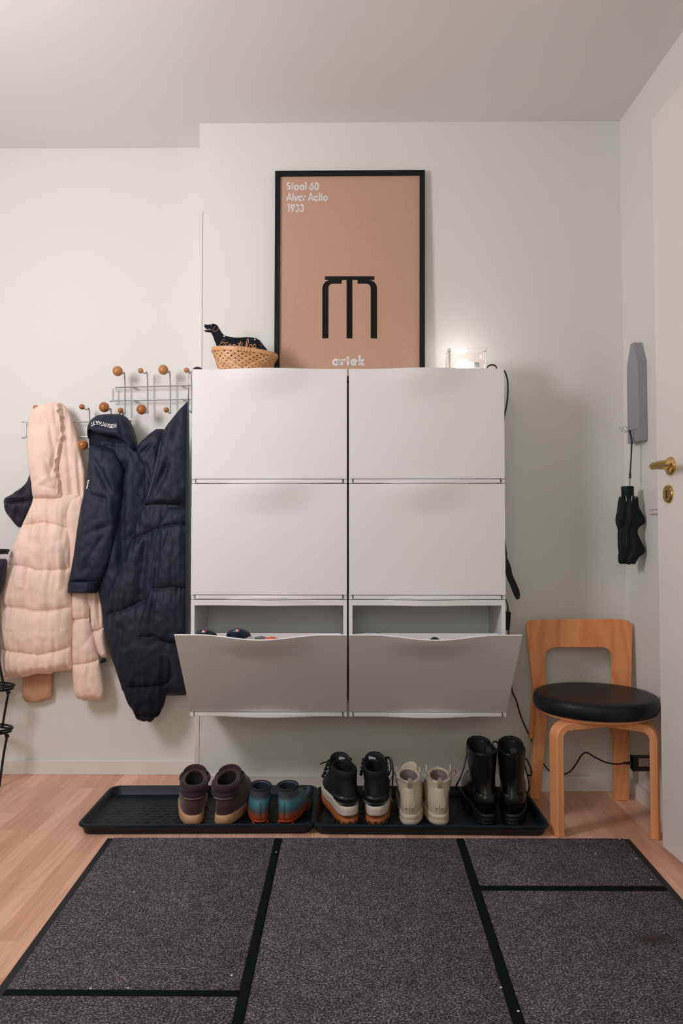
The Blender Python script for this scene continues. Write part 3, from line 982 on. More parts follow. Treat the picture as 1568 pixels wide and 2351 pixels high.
# ================================================================== COAT RACKS
def rack(label, wires, balls, loc):
    t = thing('coat_rack', label, 'coat rack', loc, 'wire coat racks with wooden balls')
    yw_ = YL - 0.035
    mb = MB()
    for kind, pts in wires:
        if kind == 'loop':
            q = [at(x, y, yw_) for x, y in pts]
            q2 = spline([tuple(p) for p in sum([[lerp(a, b, 0.03), lerp(a, b, 0.97)] for a, b in zip(q, q[1:] + q[:1])], [])], 4, True)
            mb.tube(q2 + [q2[0]], 0.0024, 8)
        elif kind == 'post':
            for x, y in pts:
                a, b = at(x, y, yw_), at(x, y, YL - 0.001)
                mb.tube([a, b], 0.004, 8)
        else:                           # upright with its two bent ends
            x, (bx0, by0), (bx1, by1) = pts
            q = []
            if by0:
                e0_ = at(bx0, by0, YL - 0.088)
                k0 = at(x, by0 + 9, yw_ - 0.004)
                q += [e0_, lerp(e0_, k0, 0.6) + Vector((0, 0, -0.002)), k0]
            else:
                q += [at(x, bx0, yw_ - 0.004)]
            if by1:
                e1_ = at(bx1, by1, YL - 0.088)
                k1 = at(x + 1, by1 + 8, yw_ - 0.004)
                q += [k1 + Vector((0, 0, 0.02)), k1, lerp(e1_, k1, 0.6) + Vector((0, 0, -0.002)), e1_]
            else:
                q += [at(x, bx1, yw_ - 0.004)]
            mb.tube(spline([tuple(p) for p in q], 6), 0.0026, 8)
    mb.build('wire_frame', WIRE, t)
    for bx, by_, r in balls:
        c = at(bx, by_, YL - 0.095)
        s = MB().sphere(c, r / F_PX * (YL - 0.095), 28, 16)
        s.build('ball', BALLL if by_ < 880 or r < 6.4 and by_ > 934 and bx < 100 else BALLW, t)
    return t
rack('wire coat rack with wooden balls, the higher one touching the cabinets',
     [('loop', [(260, 890), (440, 885), (440, 917), (260, 920)]), ('post', [(307, 889), (418, 886), (309, 919.5), (420, 917)]),
      ('up', (286, (270, 852), (277, 942))), ('up', (338, (323, 851), (325, 940))), ('up', (390, (375, 849), (382, 941))), ('up', (439, (428, 850), (431, 939)))],
     [(270, 852, 11.8), (323, 851, 6.3), (375, 849, 11.6), (428, 850, 6.2), (277, 942, 6.4), (325, 940, 11.8), (382, 941, 6.4)], at(350, 905, YL - 0.04))
rack('wire coat rack with wooden balls, the lower one mostly hidden by jackets',
     [('loop', [(60, 970), (292, 968), (292, 1002), (60, 1004)]), ('post', [(110, 970), (235, 968.5), (110, 1003), (235, 1002.5)]),
      ('up', (205, (188, 934), (190, 1022))), ('up', (255, (239, 935), (242, 1024))), ('up', (98, (82, 936), (85, 1022))), ('up', (150, (135, 937), (138, 1022)))],
     [(188, 934, 6.4), (239, 935, 11.8), (82, 936, 6.3), (190, 1022, 12)], at(180, 985, YL - 0.04))

# ================================================================== HANGING CLOTHES
def seamfun(seams, A=0.016, wdt=11.0, G=0.007, gd=34.0, gf=0.085, seed=0.0):
    def f(x, y):
        d, sid = 1e9, 0
        for k, s in enumerate(seams):
            xs = [p[0] for p in s]
            if x < xs[0] - 14 or x > xs[-1] + 14: continue
            dd = abs(y - interp(x, xs, [p[1] for p in s]))
            if dd < d: d, sid = dd, k
        if d > 1e8: return 0.0
        g = G * nz(x * gf, sid * 3.7 + seed, y * 0.008) * math.exp(-d / gd)
        return -A * math.exp(-(d / wdt)) - 0.004 * math.exp(-(d / 2.4) ** 2) + g
    return f
def folds(V=0.006, fx=0.03, fy=0.006, seed=0.0, fine=0.0025):
    def f(x, y):
        return V * nz(x * fx, y * fy, seed) + fine * nz(x * 0.07 + y * 0.02, y * 0.05 - x * 0.03, seed + 9)
    return f
def crease(x0, y0, x1, y1, depth, wd):
    """a straight fold line from one point of the cloth to another; depth < 0 is a valley"""
    a, b = Vector((x0, y0)), Vector((x1, y1))
    L = (b - a).length
    t = (b - a) / L
    def f(x, y):
        p = Vector((x, y)) - a
        s = p.dot(t)
        if s < -20 or s > L + 20: return 0.0
        d = abs(p.x * t.y - p.y * t.x)
        e = min(1, max(0, (s + 20) / 40)) * min(1, max(0, (L + 20 - s) / 40))
        return depth * math.exp(-(d / wd) ** 2) * e
    return f
def garment(name, rows, Y, m, parent=None, disp=(), nu=64, per=14, back=0.35, p=0.7, bot=None, top=None, round_=(0.06, 0.06), sub=1, hem=0.0, seed=0.0, mi=None):
    """cloth body hanging at depth Y; rows are (height, left edge, right edge, fullness in m)"""
    sp = spline(rows, per)
    y0, y1 = rows[0][0], rows[-1][0]
    nr = len(sp)
    rings = []
    for k, (py, xl, xr_, dep) in enumerate(sp):
        v = (py - y0) / (y1 - y0)
        e = 1.0
        if v < round_[0]: e = math.sqrt(max(0.02, 1 - (1 - v / round_[0]) ** 2))
        if v > 1 - round_[1]: e = min(e, math.sqrt(max(0.02, 1 - (1 - (1 - v) / round_[1]) ** 2)))
        ring = []
        for i in range(2 * nu):
            th = PI * i / nu
            u = (1 - math.cos(th)) / 2
            x = xl + (xr_ - xl) * u
            y = py
            if bot: y = y0 + (py - y0) * (bot(x) - y0) / (y1 - y0)
            if top: y = y1 - (y1 - y) * (y1 - top(x)) / (y1 - y0)
            if hem: y += hem * nz(x * 0.08, seed + 5.0) * v ** 4
            s = abs(math.sin(th))
            if i <= nu:
                o_ = dep * e * s ** p
                dd = sum(f(x, y) for f in disp)
                o_ += dd * e * min(1.0, s * 2.2)
            else:
                o_ = -back * dep * e * s ** p
            P = at(x, y, Y)
            ring.append(P + Vector((0, -o_, 0)))
        rings.append(ring)
    mb = MB().loft(rings)
    return mb.build(name, m, parent, sub=sub)
from mathutils.bvhtree import BVHTree
def caster(objs):
    vs, fs = [], []
    for o in objs:
        off = WLOC[o.name]
        b = len(vs)
        vs += [Vector(v.co) + off for v in o.data.vertices]
        fs += [[i + b for i in q.vertices] for q in o.data.polygons]
    tree = BVHTree.FromPolygons(vs, fs)
    def f(px, py, out=0.0):
        d = ray(px, py).normalized()
        loc, n_, i_, dist = tree.ray_cast(EYE, d)
        if loc is None: return None
        return loc - d * out
    return f
def seam_line(obj, name, pts, m, parent, r=0.0012, out=0.0005, per=10):
    c = caster([obj])
    q = [c(x, y, out) for x, y in spline(pts, per)]
    q = [p_ for p_ in q if p_ is not None]
    if len(q) > 1:
        MB().tube(q, r, 6).build(name, m, parent)

# ---- cream puffer
yc = YL - 0.075
cr = thing('puffer_coat', 'long cream puffer coat with hood, hanging leftmost on the lower rack', 'coat', at(95, 925, yc))
S = [[(40, 1208), (75, 1205), (110, 1200), (140, 1207), (170, 1219)],
     [(5, 1297), (60, 1299), (95, 1309), (125, 1309), (170, 1306)],
     [(-10, 1391), (60, 1395), (85, 1402), (125, 1401), (172, 1392)],
     [(-5, 1488), (60, 1497), (100, 1501), (140, 1492), (172, 1482)]]
body = garment('body', [(1134, 79, 176, 0.010), (1142, 77, 176, 0.020), (1160, 74, 172, 0.036), (1190, 60, 166, 0.046), (1220, 46, 168, 0.052), (1260, 30, 167, 0.055), (1300, 18, 163, 0.055), (1345, 8, 165, 0.058), (1395, 1, 167, 0.058), (1450, 2, 168, 0.058), (1495, 4, 166, 0.055), (1525, 5, 167, 0.05), (1548, 5, 166, 0.035)],
    yc - 0.012, CREAM, cr, (seamfun(S, 0.017, 12, 0.014, 38, 0.10), folds(0.006, 0.022, 0.005, 1.0, 0.003), crease(75, 1290, 78, 1400, -0.006, 6), crease(118, 1200, 105, 1300, -0.005, 8), crease(168, 1160, 160, 1210, -0.012, 8), crease(85, 1330, 85, 1398, -0.006, 5), crease(112, 1270, 115, 1308, -0.006, 5)), nu=80, round_=(0.02, 0.05), hem=8, bot=lambda x: 1557 - (x - 5) * 0.13)
hoodB = garment('hood_lining', [(925, 132, 141, 0.01), (936, 132, 153, 0.02), (957, 134, 163, 0.025), (985, 138, 173, 0.03), (1020, 136, 183, 0.034), (1055, 132, 191, 0.036), (1095, 134, 199, 0.036), (1142, 138, 197, 0.03), (1150, 140, 196, 0.02)],
    yc + 0.01, CREAM, cr, (folds(0.008, 0.07, 0.004, 4.0), crease(160, 990, 170, 1140, -0.010, 5), crease(182, 1040, 190, 1140, -0.010, 4), crease(176, 1130, 172, 1090, -0.006, 4)), nu=48)
hood = garment('hood', [(923, 124, 138, 0.012), (931, 96, 141, 0.025), (946, 74, 145, 0.035), (972, 68, 147, 0.045), (1010, 66, 148, 0.052), (1045, 67, 144, 0.055), (1068, 69, 136, 0.056), (1086, 72, 134, 0.056), (1110, 76, 141, 0.055), (1140, 78, 146, 0.045), (1148, 79, 146, 0.03)],
    yc - 0.012, CREAM, cr, (folds(0.004, 0.03, 0.01, 6.0, 0.003), crease(125, 985, 134, 1040, -0.010, 4), crease(134, 1040, 128, 1080, -0.012, 4), crease(118, 1066, 128, 1100, -0.008, 4), crease(115, 1095, 146, 1110, -0.006, 5), crease(110, 1118, 140, 1126, -0.005, 4), crease(90, 1120, 145, 1085, 0.004, 6), crease(136, 970, 130, 930, -0.008, 3)), nu=64, seed=2)
# ruffled edge of the hood opening
ye_ = [925, 935, 960, 1000, 1040, 1062, 1080, 1110, 1142]
xe_ = [136, 139, 143, 147, 141, 134, 132, 139, 141]
rr_ = []
for k in range(30):
    y = lerp(926, 1140, k / 29)
    x = interp(y, ye_, xe_)
    rr_.append((y, x - 5 + 2.5 * nz(k * 0.9, 3.1), x + 2 + 4.5 * nz(k * 1.15, 8.0), 0.030 + 0.010 * nz(k * 0.8, 1.0)))
garment('hood_ruffle', rr_, yc - 0.016, CREAM, cr, (folds(0.006, 0.12, 0.09, 2.5, 0.003),), nu=12, per=4, round_=(0.04, 0.04), back=0.4)
garment('front_panel', [(1136, 140, 198, 0.024), (1170, 145, 197, 0.038), (1220, 155, 200, 0.040), (1300, 160, 215, 0.035), (1360, 165, 225, 0.03), (1400, 172, 225, 0.02)],
    yc + 0.006, CREAM, cr, (folds(0.008, 0.06, 0.004, 12.0),), nu=40)
garment('sleeve', [(1330, 169, 212, 0.02), (1365, 168, 206, 0.03), (1395, 168, 206, 0.032), (1424, 168, 206, 0.030), (1450, 168, 213, 0.034), (1490, 168, 223, 0.036), (1521, 168, 229, 0.034), (1550, 169, 236, 0.036), (1580, 171, 240, 0.034), (1598, 174, 238, 0.026), (1606, 182, 230, 0.012)],
    yc - 0.004, CREAM, cr, (seamfun([[(160, 1425), (190, 1421), (210, 1419)], [(160, 1527), (200, 1522), (232, 1514)]], 0.012, 8, 0.007, 24, 0.13), folds(0.004, 0.06, 0.01, 3.0, 0.003), crease(205, 1470, 222, 1440, -0.006, 5)), nu=48, hem=9, seed=1)
garment('sleeve', [(1325, 205, 236, 0.02), (1355, 207, 234, 0.028), (1395, 209, 238, 0.03), (1430, 211, 240, 0.03), (1450, 214, 242, 0.028), (1475, 219, 244, 0.026), (1498, 226, 247, 0.02), (1510, 233, 248, 0.012)],
    yc + 0.012, CREAM, cr, (seamfun([[(200, 1447), (225, 1448), (245, 1438)]], 0.010, 7, 0.007, 22, 0.13), folds(0.005, 0.08, 0.01, 8.0, 0.003), crease(228, 1360, 234, 1440, -0.009, 4)), nu=40, seed=3)
# dark cuff tab
mb = MB()
p_ = at(238, 1516, yc)
mb.sphere(p_, 0.010, 14, 8, sc=(1.0, 0.6, 0.8))
mb.sphere(at(233, 1520, yc), 0.006, 14, 8, sc=(1.0, 0.6, 0.8))
mb.build('cuff_tab', NAVYD, cr)
# hook loop so that the hood hangs on its ball
mb = MB().tube([at(120, 930, yc), at(132, 928, YL - 0.06), at(140, 938, yc + 0.01)], 0.002, 8)
mb.build('hanging_loop', CREAM, cr)

# ---- tan hem below
tn = garment('tan_garment', [(1525, 52, 119, 0.008), (1550, 51, 120, 0.012), (1580, 51, 120, 0.014), (1597, 53, 119, 0.013), (1606, 60, 117, 0.008)],
    YL - 0.026, TAN, None, (folds(0.003, 0.05, 0.01, 2.0),), nu=36, bot=lambda x: 1612 - max(0, (x - 85)) * 0.28)
tag(tn, 'tan cloth hem showing below the bottom edge of the cream puffer coat', 'clothing')

# ---- dusky garment at the far left
pu = garment('padded_hood', [(1087, 71, 75, 0.01), (1100, 66, 80, 0.02), (1118, 55, 84, 0.03), (1130, 38, 86, 0.035), (1140, 24, 86, 0.04), (1150, 12, 84, 0.042), (1165, 14, 82, 0.044), (1182, 21, 74, 0.04), (1198, 33, 62, 0.03), (1211, 43, 52, 0.012)],
    YL - 0.055, PURPLE, None, (folds(0.012, 0.06, 0.02, 3.0, 0.005), crease(55, 1138, 68, 1108, -0.012, 4), crease(44, 1150, 48, 1125, -0.010, 4), crease(15, 1157, 78, 1150, -0.010, 2.5), crease(12, 1146, 78, 1140, 0.008, 4), crease(48, 1160, 46, 1200, -0.006, 4)), nu=56)
tag(pu, 'dusky dark purple hood poking out left of the cream puffer coat', 'clothing')

# ---- navy shell jacket
yn = YL - 0.09
nj = thing('shell_jacket', 'small navy shell jacket with white lettering on its hood, hanging in the middle', 'jacket', at(260, 950, yn))
tor = garment('body', [(1000, 236, 300, 0.02), (1015, 214, 312, 0.03), (1030, 206, 322, 0.035), (1050, 205, 345, 0.04), (1080, 203, 350, 0.045), (1120, 200, 345, 0.05), (1170, 196, 340, 0.05), (1230, 200, 326, 0.05), (1300, 214, 305, 0.045), (1370, 230, 280, 0.035), (1420, 238, 266, 0.02)],
    yn + 0.01, NAVY, nj, (folds(0.010, 0.035, 0.006, 5.0, 0.005), crease(262, 1060, 270, 1110, 0.018, 12), crease(262, 1120, 300, 1055, -0.012, 8), crease(290, 1060, 285, 1300, -0.016, 10), crease(235, 1015, 300, 1025, 0.008, 6), crease(305, 1040, 320, 1060, -0.006, 4), crease(325, 1045, 345, 1055, 0.006, 4)), nu=64)
slv = garment('sleeve', [(1022, 207, 250, 0.02), (1045, 206, 268, 0.035), (1080, 203, 284, 0.045), (1120, 198, 282, 0.05), (1170, 188, 278, 0.05), (1220, 179, 270, 0.048), (1270, 173, 259, 0.046), (1310, 166, 245, 0.044), (1334, 161, 232, 0.042), (1341, 160, 229, 0.036)],
    yn - 0.022, NAVY, nj, (folds(0.008, 0.03, 0.008, 7.0, 0.004), crease(225, 1060, 262, 1130, -0.012, 8), crease(256, 1075, 268, 1120, 0.014, 10), crease(222, 1140, 258, 1150, -0.012, 6), crease(258, 1140, 270, 1220, 0.010, 9), crease(215, 1225, 262, 1205, -0.008, 7), crease(205, 1130, 200, 1300, 0.006, 10), crease(220, 1270, 245, 1230, -0.006, 6), crease(208, 1285, 222, 1330, -0.005, 4)), nu=64)
cf = garment('cuff', [(1333, 160, 229, 0.044), (1338, 159, 229, 0.047), (1350, 158, 226, 0.047), (1358, 157.5, 223, 0.045), (1362, 158, 221, 0.03)],
    yn - 0.022, NAVY, nj, (folds(0.002, 0.06, 0.02, 8.0),), nu=48, round_=(0.1, 0.1))
c_ = caster([cf])
mb = MB()
rows_ = []
for y in (1337, 1355):
    rows_.append([c_(x, y, 0.003) for x in (200, 208, 216, 222)])
mb.loft([[a, b, b - (b - EYE).normalized() * -0.004, a - (a - EYE).normalized() * -0.004] for a, b in zip(rows_[0], rows_[1]) if a and b])
mb.build('cuff_strap', NAVYP, nj, smooth=False, bevel=0.0008)
# hood: dome with a stiff brim over a dark opening
gap = garment('hood_lining', [(985, 208, 306, 0.01), (1000, 205, 310, 0.018), (1020, 205, 312, 0.02), (1036, 207, 312, 0.018), (1042, 212, 308, 0.01)], yn + 0.0, NAVYD, nj, (folds(0.004, 0.06, 0.02, 1.0),), nu=40)
def brim(x):
    return interp(x, [204, 209, 216, 228, 243, 262, 280, 296, 306, 317], [1010, 997, 990, 997, 1002, 1004, 1008, 1020, 1034, 1036])
hd = garment('hood', [(951, 246, 274, 0.02), (954, 234, 284, 0.034), (960, 224, 293, 0.046), (970, 216, 302, 0.058), (982, 209, 309, 0.066), (996, 205, 314, 0.07), (1008, 204.5, 316, 0.07), (1016, 204.5, 316.5, 0.066)],
    yn - 0.004, NAVY, nj, (folds(0.006, 0.05, 0.02, 2.0, 0.004), crease(215, 990, 300, 1000, 0.008, 8), crease(285, 975, 296, 1015, -0.008, 5), crease(230, 962, 268, 984, 0.004, 10), crease(214, 985, 282, 984, -0.004, 2.5), crease(303, 985, 312, 1015, 0.006, 5)), nu=64, bot=brim, round_=(0.12, 0.05))
c_ = caster([hd])
mb = MB()
def hmap(s, x0, y0, sc, bend):
    def f(u, v, h):
        x = x0 + u * sc
        y = bend(x) - v * sc * 1.05
        p = c_(x, y, 0.0006 + 0.0006 * h)
        return p if p is not None else at(x, y, yn - 0.06)
    return f
bend = lambda x: interp(x, [206, 216, 228, 240, 256, 270], [981, 975.5, 976, 979.5, 983, 981])
text(mb, 'LLYHANSEN', hmap('', 209, 0, 8.6, bend), 0.21)
mb.build('hood_lettering', WHITEP, hd, smooth=False)
c2 = caster([slv])
mb = MB()
def smap(u, v, h):
    x, y = 205 - v * 5.5 - (u * 9) * 0.27, 1102 + u * 9
    p = c2(max(x, interp(y, [1102, 1134], [201.5, 195.5])), y, 0.0008 + 0.0006 * h)
    return p if p is not None else at(x, y, yn - 0.03)
text(mb, 'HNE', smap, 0.3)
mb.build('sleeve_lettering', WHITEP, slv, smooth=False)
mb = MB().tube([at(273, 955, yn - 0.03), at(277, 944, YL - 0.085), at(281, 946, YL - 0.07), at(284, 957, yn - 0.01)], 0.002, 8)
mb.build('hanging_loop', CABLE, nj)

# ---- navy puffer coat
yp = YL - 0.11
np_ = thing('puffer_coat', 'long navy puffer coat hanging against the left side of the cabinets', 'coat', at(400, 925, yp))
S2 = [[(280, 1246), (325, 1234), (365, 1216), (440, 1202)], [(235, 1414), (290, 1399), (325, 1383), (345, 1372)], [(240, 1560), (300, 1570), (350, 1562)]]
bod = garment('body', [(1110, 338, 433, 0.03), (1150, 331, 433, 0.045), (1190, 318, 433, 0.055), (1240, 302, 433, 0.06), (1280, 286, 433, 0.062), (1320, 267, 433, 0.064), (1360, 251, 433, 0.064), (1405, 240, 433, 0.06), (1450, 241, 432, 0.06), (1490, 251, 431, 0.058), (1530, 265, 430, 0.05), (1570, 277, 429, 0.045), (1588, 284, 428, 0.035), (1596, 300, 427, 0.02)],
    yp + 0.015, NAVYP, np_, (seamfun(S2, 0.018, 13, 0.013, 36, 0.10), folds(0.006, 0.03, 0.006, 21.0, 0.004), crease(300, 1300, 340, 1230, 0.01, 14), crease(345, 1225, 330, 1380, -0.02, 12), crease(290, 1420, 275, 1530, -0.010, 10)), nu=80, hem=6)
slv2 = garment('sleeve', [(1165, 388, 433, 0.02), (1195, 372, 433, 0.038), (1225, 362, 433, 0.044), (1260, 356, 433, 0.046), (1300, 350, 433, 0.046), (1345, 343, 432, 0.044), (1385, 334, 431, 0.046), (1425, 322, 430, 0.042), (1450, 315, 429, 0.036), (1466, 313, 428, 0.02)],
    yp - 0.03, NAVYP, np_, (seamfun([[(340, 1349), (370, 1351), (400, 1347), (435, 1352)], [(350, 1217), (390, 1207), (435, 1202)]], 0.014, 9, 0.012, 30, 0.11), folds(0.006, 0.05, 0.006, 31.0, 0.004), crease(372, 1230, 362, 1340, -0.008, 6), crease(395, 1215, 380, 1270, -0.006, 5), crease(345, 1380, 330, 1450, 0.008, 7), crease(360, 1370, 350, 1450, -0.010, 6)), nu=64, hem=12, seed=4, bot=lambda x: interp(x, [310, 331, 346, 384, 430], [1462, 1472, 1461, 1477, 1474]))
garment('shoulder', [(985, 358, 376, 0.01), (1000, 340, 376, 0.02), (1018, 322, 374, 0.028), (1034, 314, 372, 0.032), (1055, 322, 368, 0.034), (1080, 334, 366, 0.036), (1130, 334, 366, 0.03), (1150, 333, 360, 0.015)],
    yp + 0.005, NAVYP, np_, (folds(0.008, 0.05, 0.02, 41.0, 0.005), crease(330, 1040, 352, 1020, -0.008, 4), crease(340, 1060, 350, 1120, -0.010, 5)), nu=44)
col = garment('hood', [(923, 429, 433, 0.008), (940, 414, 433, 0.02), (960, 398, 433, 0.03), (980, 383, 433, 0.038), (1000, 373, 433, 0.042), (1040, 364, 433, 0.046), (1080, 354, 433, 0.046), (1120, 343, 433, 0.044), (1150, 334, 420, 0.036), (1160, 333, 410, 0.02)],
    yp - 0.022, NAVYP, np_, (folds(0.005, 0.04, 0.01, 51.0, 0.004), crease(372, 1000, 348, 1150, -0.010, 4), crease(395, 1060, 355, 1140, -0.016, 9), crease(415, 980, 385, 1060, -0.006, 9), crease(376, 1070, 382, 1055, 0.006, 5), crease(370, 1015, 352, 1100, 0.004, 5)), nu=56)
cc = caster([col])
q = [cc(x, y, 0.001) for x, y in spline([(371, 996), (366, 1030), (358, 1075), (349, 1110), (341, 1140)], 8)]
q = [p for p in q if p]
MB().tube(q, 0.0013, 6).build('placket_piping', mat('grey_piping', (0.10, 0.11, 0.13), 0.5), np_)
low = garment('cuff', [(1480, 285, 380, 0.012), (1505, 274, 392, 0.03), (1535, 274, 396, 0.044), (1570, 281, 388, 0.048), (1600, 290, 381, 0.046), (1625, 302, 374, 0.044), (1643, 312, 364, 0.036), (1655, 322, 352, 0.02)],
    yp - 0.014, NAVYD, np_, (seamfun([[(270, 1572), (320, 1574), (395, 1568)], [(280, 1636), (340, 1642), (380, 1630)]], 0.010, 6, 0.010, 30, 0.11), folds(0.006, 0.06, 0.01, 61.0, 0.005)), nu=56, hem=8, seed=6)
mb = MB().tube([at(429, 930, yp), at(433, 936, YL - 0.085), at(431, 945, yp)], 0.002, 8)
mb.build('hanging_loop', CABLE, np_)

# ================================================================== BLACK WIRE STAND AT THE LEFT EDGE
yr_ = 2.66
ct = at(-75, 1700, yr_)
ws = thing('wire_stand', 'black metal wire stand standing against the wall at the left edge', 'stand', (ct.x, yr_, 0))
BMET = mat('black_metal', (0.006, 0.009, 0.010), 0.4, metal=0.3)
for py, xr_ in ((1577, 31), (1675, 27), (1266, 18)):
    e_ = at(xr_, py, yr_)
    r = e_.x - ct.x
    mb = MB()
    for dz, rr in ((0.004, r), (-0.006, r * 0.97)):
        mb.tube([(ct.x + rr * math.cos(2 * PI * k / 40), yr_ + 0.07 * math.sin(2 * PI * k / 40), e_.z + dz) for k in range(41)], 0.004, 8, caps=False)
    for k in range(9):
        a = PI * (k + 0.5) / 9
        mb.tube([(ct.x + r * math.cos(a), yr_ + 0.07 * math.sin(a), e_.z), (ct.x + r * math.cos(a), yr_ - 0.07 * math.sin(a), e_.z)], 0.002, 6)
    mb.build('wire_shelf', BMET, ws)
for sgn in (1, -1):
    def mir(p): return Vector((ct.x + sgn * (p.x - ct.x), p.y, p.z))
    for pts, nm in (([(1, 1770), (8, 1735), (15, 1697), (16, 1690), (11, 1684), (0, 1684)], 'leg'), ([(5, 1672), (11, 1635), (18, 1598), (19, 1590), (13, 1585), (2, 1586)], 'leg'), ([(8, 1572), (2, 1540), (-8, 1480), (-10, 1340), (-8, 1270)], 'leg')):
        q = [mir(at(x, y, yr_)) for x, y in pts]
        if nm == 'leg' and pts[0][1] > 1760:
            q[0] = Vector((q[0].x - sgn * 0.003, q[0].y, 0.004))
        mb = MB().tube(spline([tuple(p) for p in q], 6), 0.0045, 8)
        if pts[0][1] < 1765 or True:
            k_ = pts[3] if len(pts) > 5 else None
            if k_:
                mb.sphere(mir(at(k_[0], k_[1], yr_)), 0.008, 14, 8)
        mb.build('leg', BMET, ws)
bg = garment('dark_bag', [(1283, -140, 14, 0.02), (1292, -150, 16, 0.04), (1320, -150, 12, 0.05), (1350, -145, 5, 0.05), (1370, -140, -4, 0.05), (1400, -140, -12, 0.05), (1500, -130, -14, 0.045), (1560, -120, -16, 0.03)], yr_, PURPLE, None, (folds(0.008, 0.05, 0.01, 71.0),), nu=40, back=0.8)
tag(bg, 'dark cloth bag in the black wire stand at the left edge', 'bag')

# ================================================================== RIGHT WALL
def on_wall(px, py, off=0.0):       # point of the picture on the right wall, off metres out from it
    d = ray(px, py)
    # wall: x + KR*y = XR + KR*YB ; moved out by off
    c = XR + KR * YB - off
    s = c / (d.x + KR * d.y)
    return EYE + d * s
WN = Vector((-1, -KR, 0)).normalized()
WT = Vector((KR, -1, 0)).normalized()      # along the wall towards the viewer
# ---- grey key cupboard, house shaped
dep = on_wall(1483, 1005)
dp = 0.030
f_bl, f_br = on_wall(1441, 1011, dp), on_wall(1466.5, 1011, dp)
f_tl, f_tr = on_wall(1438.5, 826, dp), on_wall(1466, 828, dp)
f_pl, f_pr = on_wall(1446.5, 791, dp), on_wall(1452, 790, dp)
ybk, yfr = f_bl.y, f_br.y
zb_, zs, zt_ = f_br.z, f_tr.z, f_pl.z
ymid = (ybk + yfr) / 2
def wp(y, z, off): return Vector((xr(y), y, z)) + WN * off
prof = [(ybk, zb_), (ybk, zs), (ymid + 0.012, zt_), (ymid - 0.012, zt_), (yfr, zs), (yfr, zb_)]
kb = thing('key_box', 'grey house shaped metal key box on the right wall', 'key box', wp(ymid, zb_, 0.015))
mb = MB().prism([wp(y, z, 0.0005) for y, z in prof], WN * dp)
mb.build('case', GREYBOX, kb, smooth=False, bevel=0.0012)
hk = thing('hook_rail', 'thin wire hook rail on the front of the grey key box', 'hook', wp(ymid, f_br.z + 0.03, dp))
zk = on_wall(1450, 988, dp).z
mb = MB()
for k, y in enumerate((ymid + 0.036, ymid + 0.014, ymid - 0.010, ymid - 0.034)):
    base = wp(y, zk, dp + 0.001)
    mb.tube(spline([tuple(p) for p in (base, base + WN * 0.012 + Vector((0, 0, -0.003)), base + WN * 0.024 + Vector((0, 0, 0.002)), base + WN * 0.030 + Vector((0, 0, 0.014)))], 5), 0.0011, 6)
mb.tube([wp(ymid + 0.04, zk, dp + 0.001), wp(ymid - 0.042, zk, dp + 0.001)], 0.0012, 6)
mb.build('hook', CHROME, hk)
mb = MB().tube([wp(ymid, zt_ - 0.004, 0.018), wp(ymid, zt_ + 0.008, 0.018)], 0.0018, 8)
mb.tube([wp(ymid - 0.01, zt_ - 0.003, 0.01), wp(ymid - 0.01, zt_ + 0.006, 0.01)], 0.0014, 8)
mb.build('top_pin', CHROME, kb)
# ---- folded umbrella
uy = 2.485
ut = at(1451, 992, uy)
um = thing('umbrella', 'folded black compact umbrella hanging by its cord from the key box hook', 'umbrella', at(1448, 1295, uy))
hkp = wp(ymid - 0.010, zk, dp + 0.016)
mb = MB().tube([hkp + Vector((0, 0, -0.002)), at(1450.5, 1010, uy), at(1449, 1050, uy), at(1446.5, 1090, uy)], [0.0035, 0.0032, 0.0025, 0.0025], 8)
mb.tube([at(1446.5, 1086, uy), at(1446.3, 1098, uy)], 0.004, 8)
mb.tube([at(1446.3, 1098, uy), at(1446, 1118, uy)], 0.0012, 6)
mb.build('wrist_cord', CABLE, um)
s_ = uy / F_PX
a = at(1440.5, 1117, uy)
mb = MB()
hzs = [at(1440, y, uy).z for y in (1116.5, 1119, 1142, 1144)]
mb.lathe([(13.0 * s_, hzs[0]), (14 * s_, hzs[1]), (13.6 * s_, hzs[2]), (13 * s_, hzs[3])], (a.x, uy, 0), 24)
mb.build('handle', UMB, um)
mb = MB()
for k in range(8):
    th = 2 * PI * k / 8 + 0.2
    cx2, cy2 = a.x + 17 * s_ * math.cos(th), uy + 17 * s_ * math.sin(th)
    z0, z1 = at(1440, 1139, uy).z, at(1440, 1152, uy).z
    mb.tube([(cx2, cy2, z0), (cx2 - 0.004 * math.cos(th), cy2, z1)], 0.0016, 6)
mb.build('rib_tip', CHROME, um)
ys_ = [(1141, 1442, 19, 0.019), (1150, 1442, 22, 0.022), (1165, 1442, 23, 0.024), (1178, 1445, 27, 0.026), (1190, 1448, 31, 0.028), (1200, 1448, 30, 0.027), (1212, 1443, 22, 0.024), (1225, 1441, 20, 0.024), (1238, 1444, 23, 0.026), (1255, 1449, 28, 0.028), (1268, 1449, 28, 0.027), (1280, 1443, 22, 0.024), (1290, 1440, 18, 0.022), (1294, 1441, 16, 0.02)]
rings = []
for (py, cxp, hw, dz_) in spline(ys_, 5):
    c = at(cxp, py, uy)
    ring = []
    for k in range(72):
        th = 2 * PI * k / 72
        wob = 1 + 0.10 * math.sin(8 * th + py * 0.05) + 0.10 * nz(math.cos(th) * 2, math.sin(th) * 2, py * 0.04) + 0.03 * nz(math.cos(th) * 6, math.sin(th) * 6, py * 0.15)
        x = c.x + hw * s_ * wob * math.cos(th)
        y = uy + dz_ * wob * math.sin(th)
        ring.append(Vector((min(x, xr(y) - 0.003), y, c.z + 0.003 * math.sin(th * 3 + py * 0.1))))
    rings.append(ring)
mb = MB().loft(rings)
mb.build('canopy', UMB, um, sub=1)
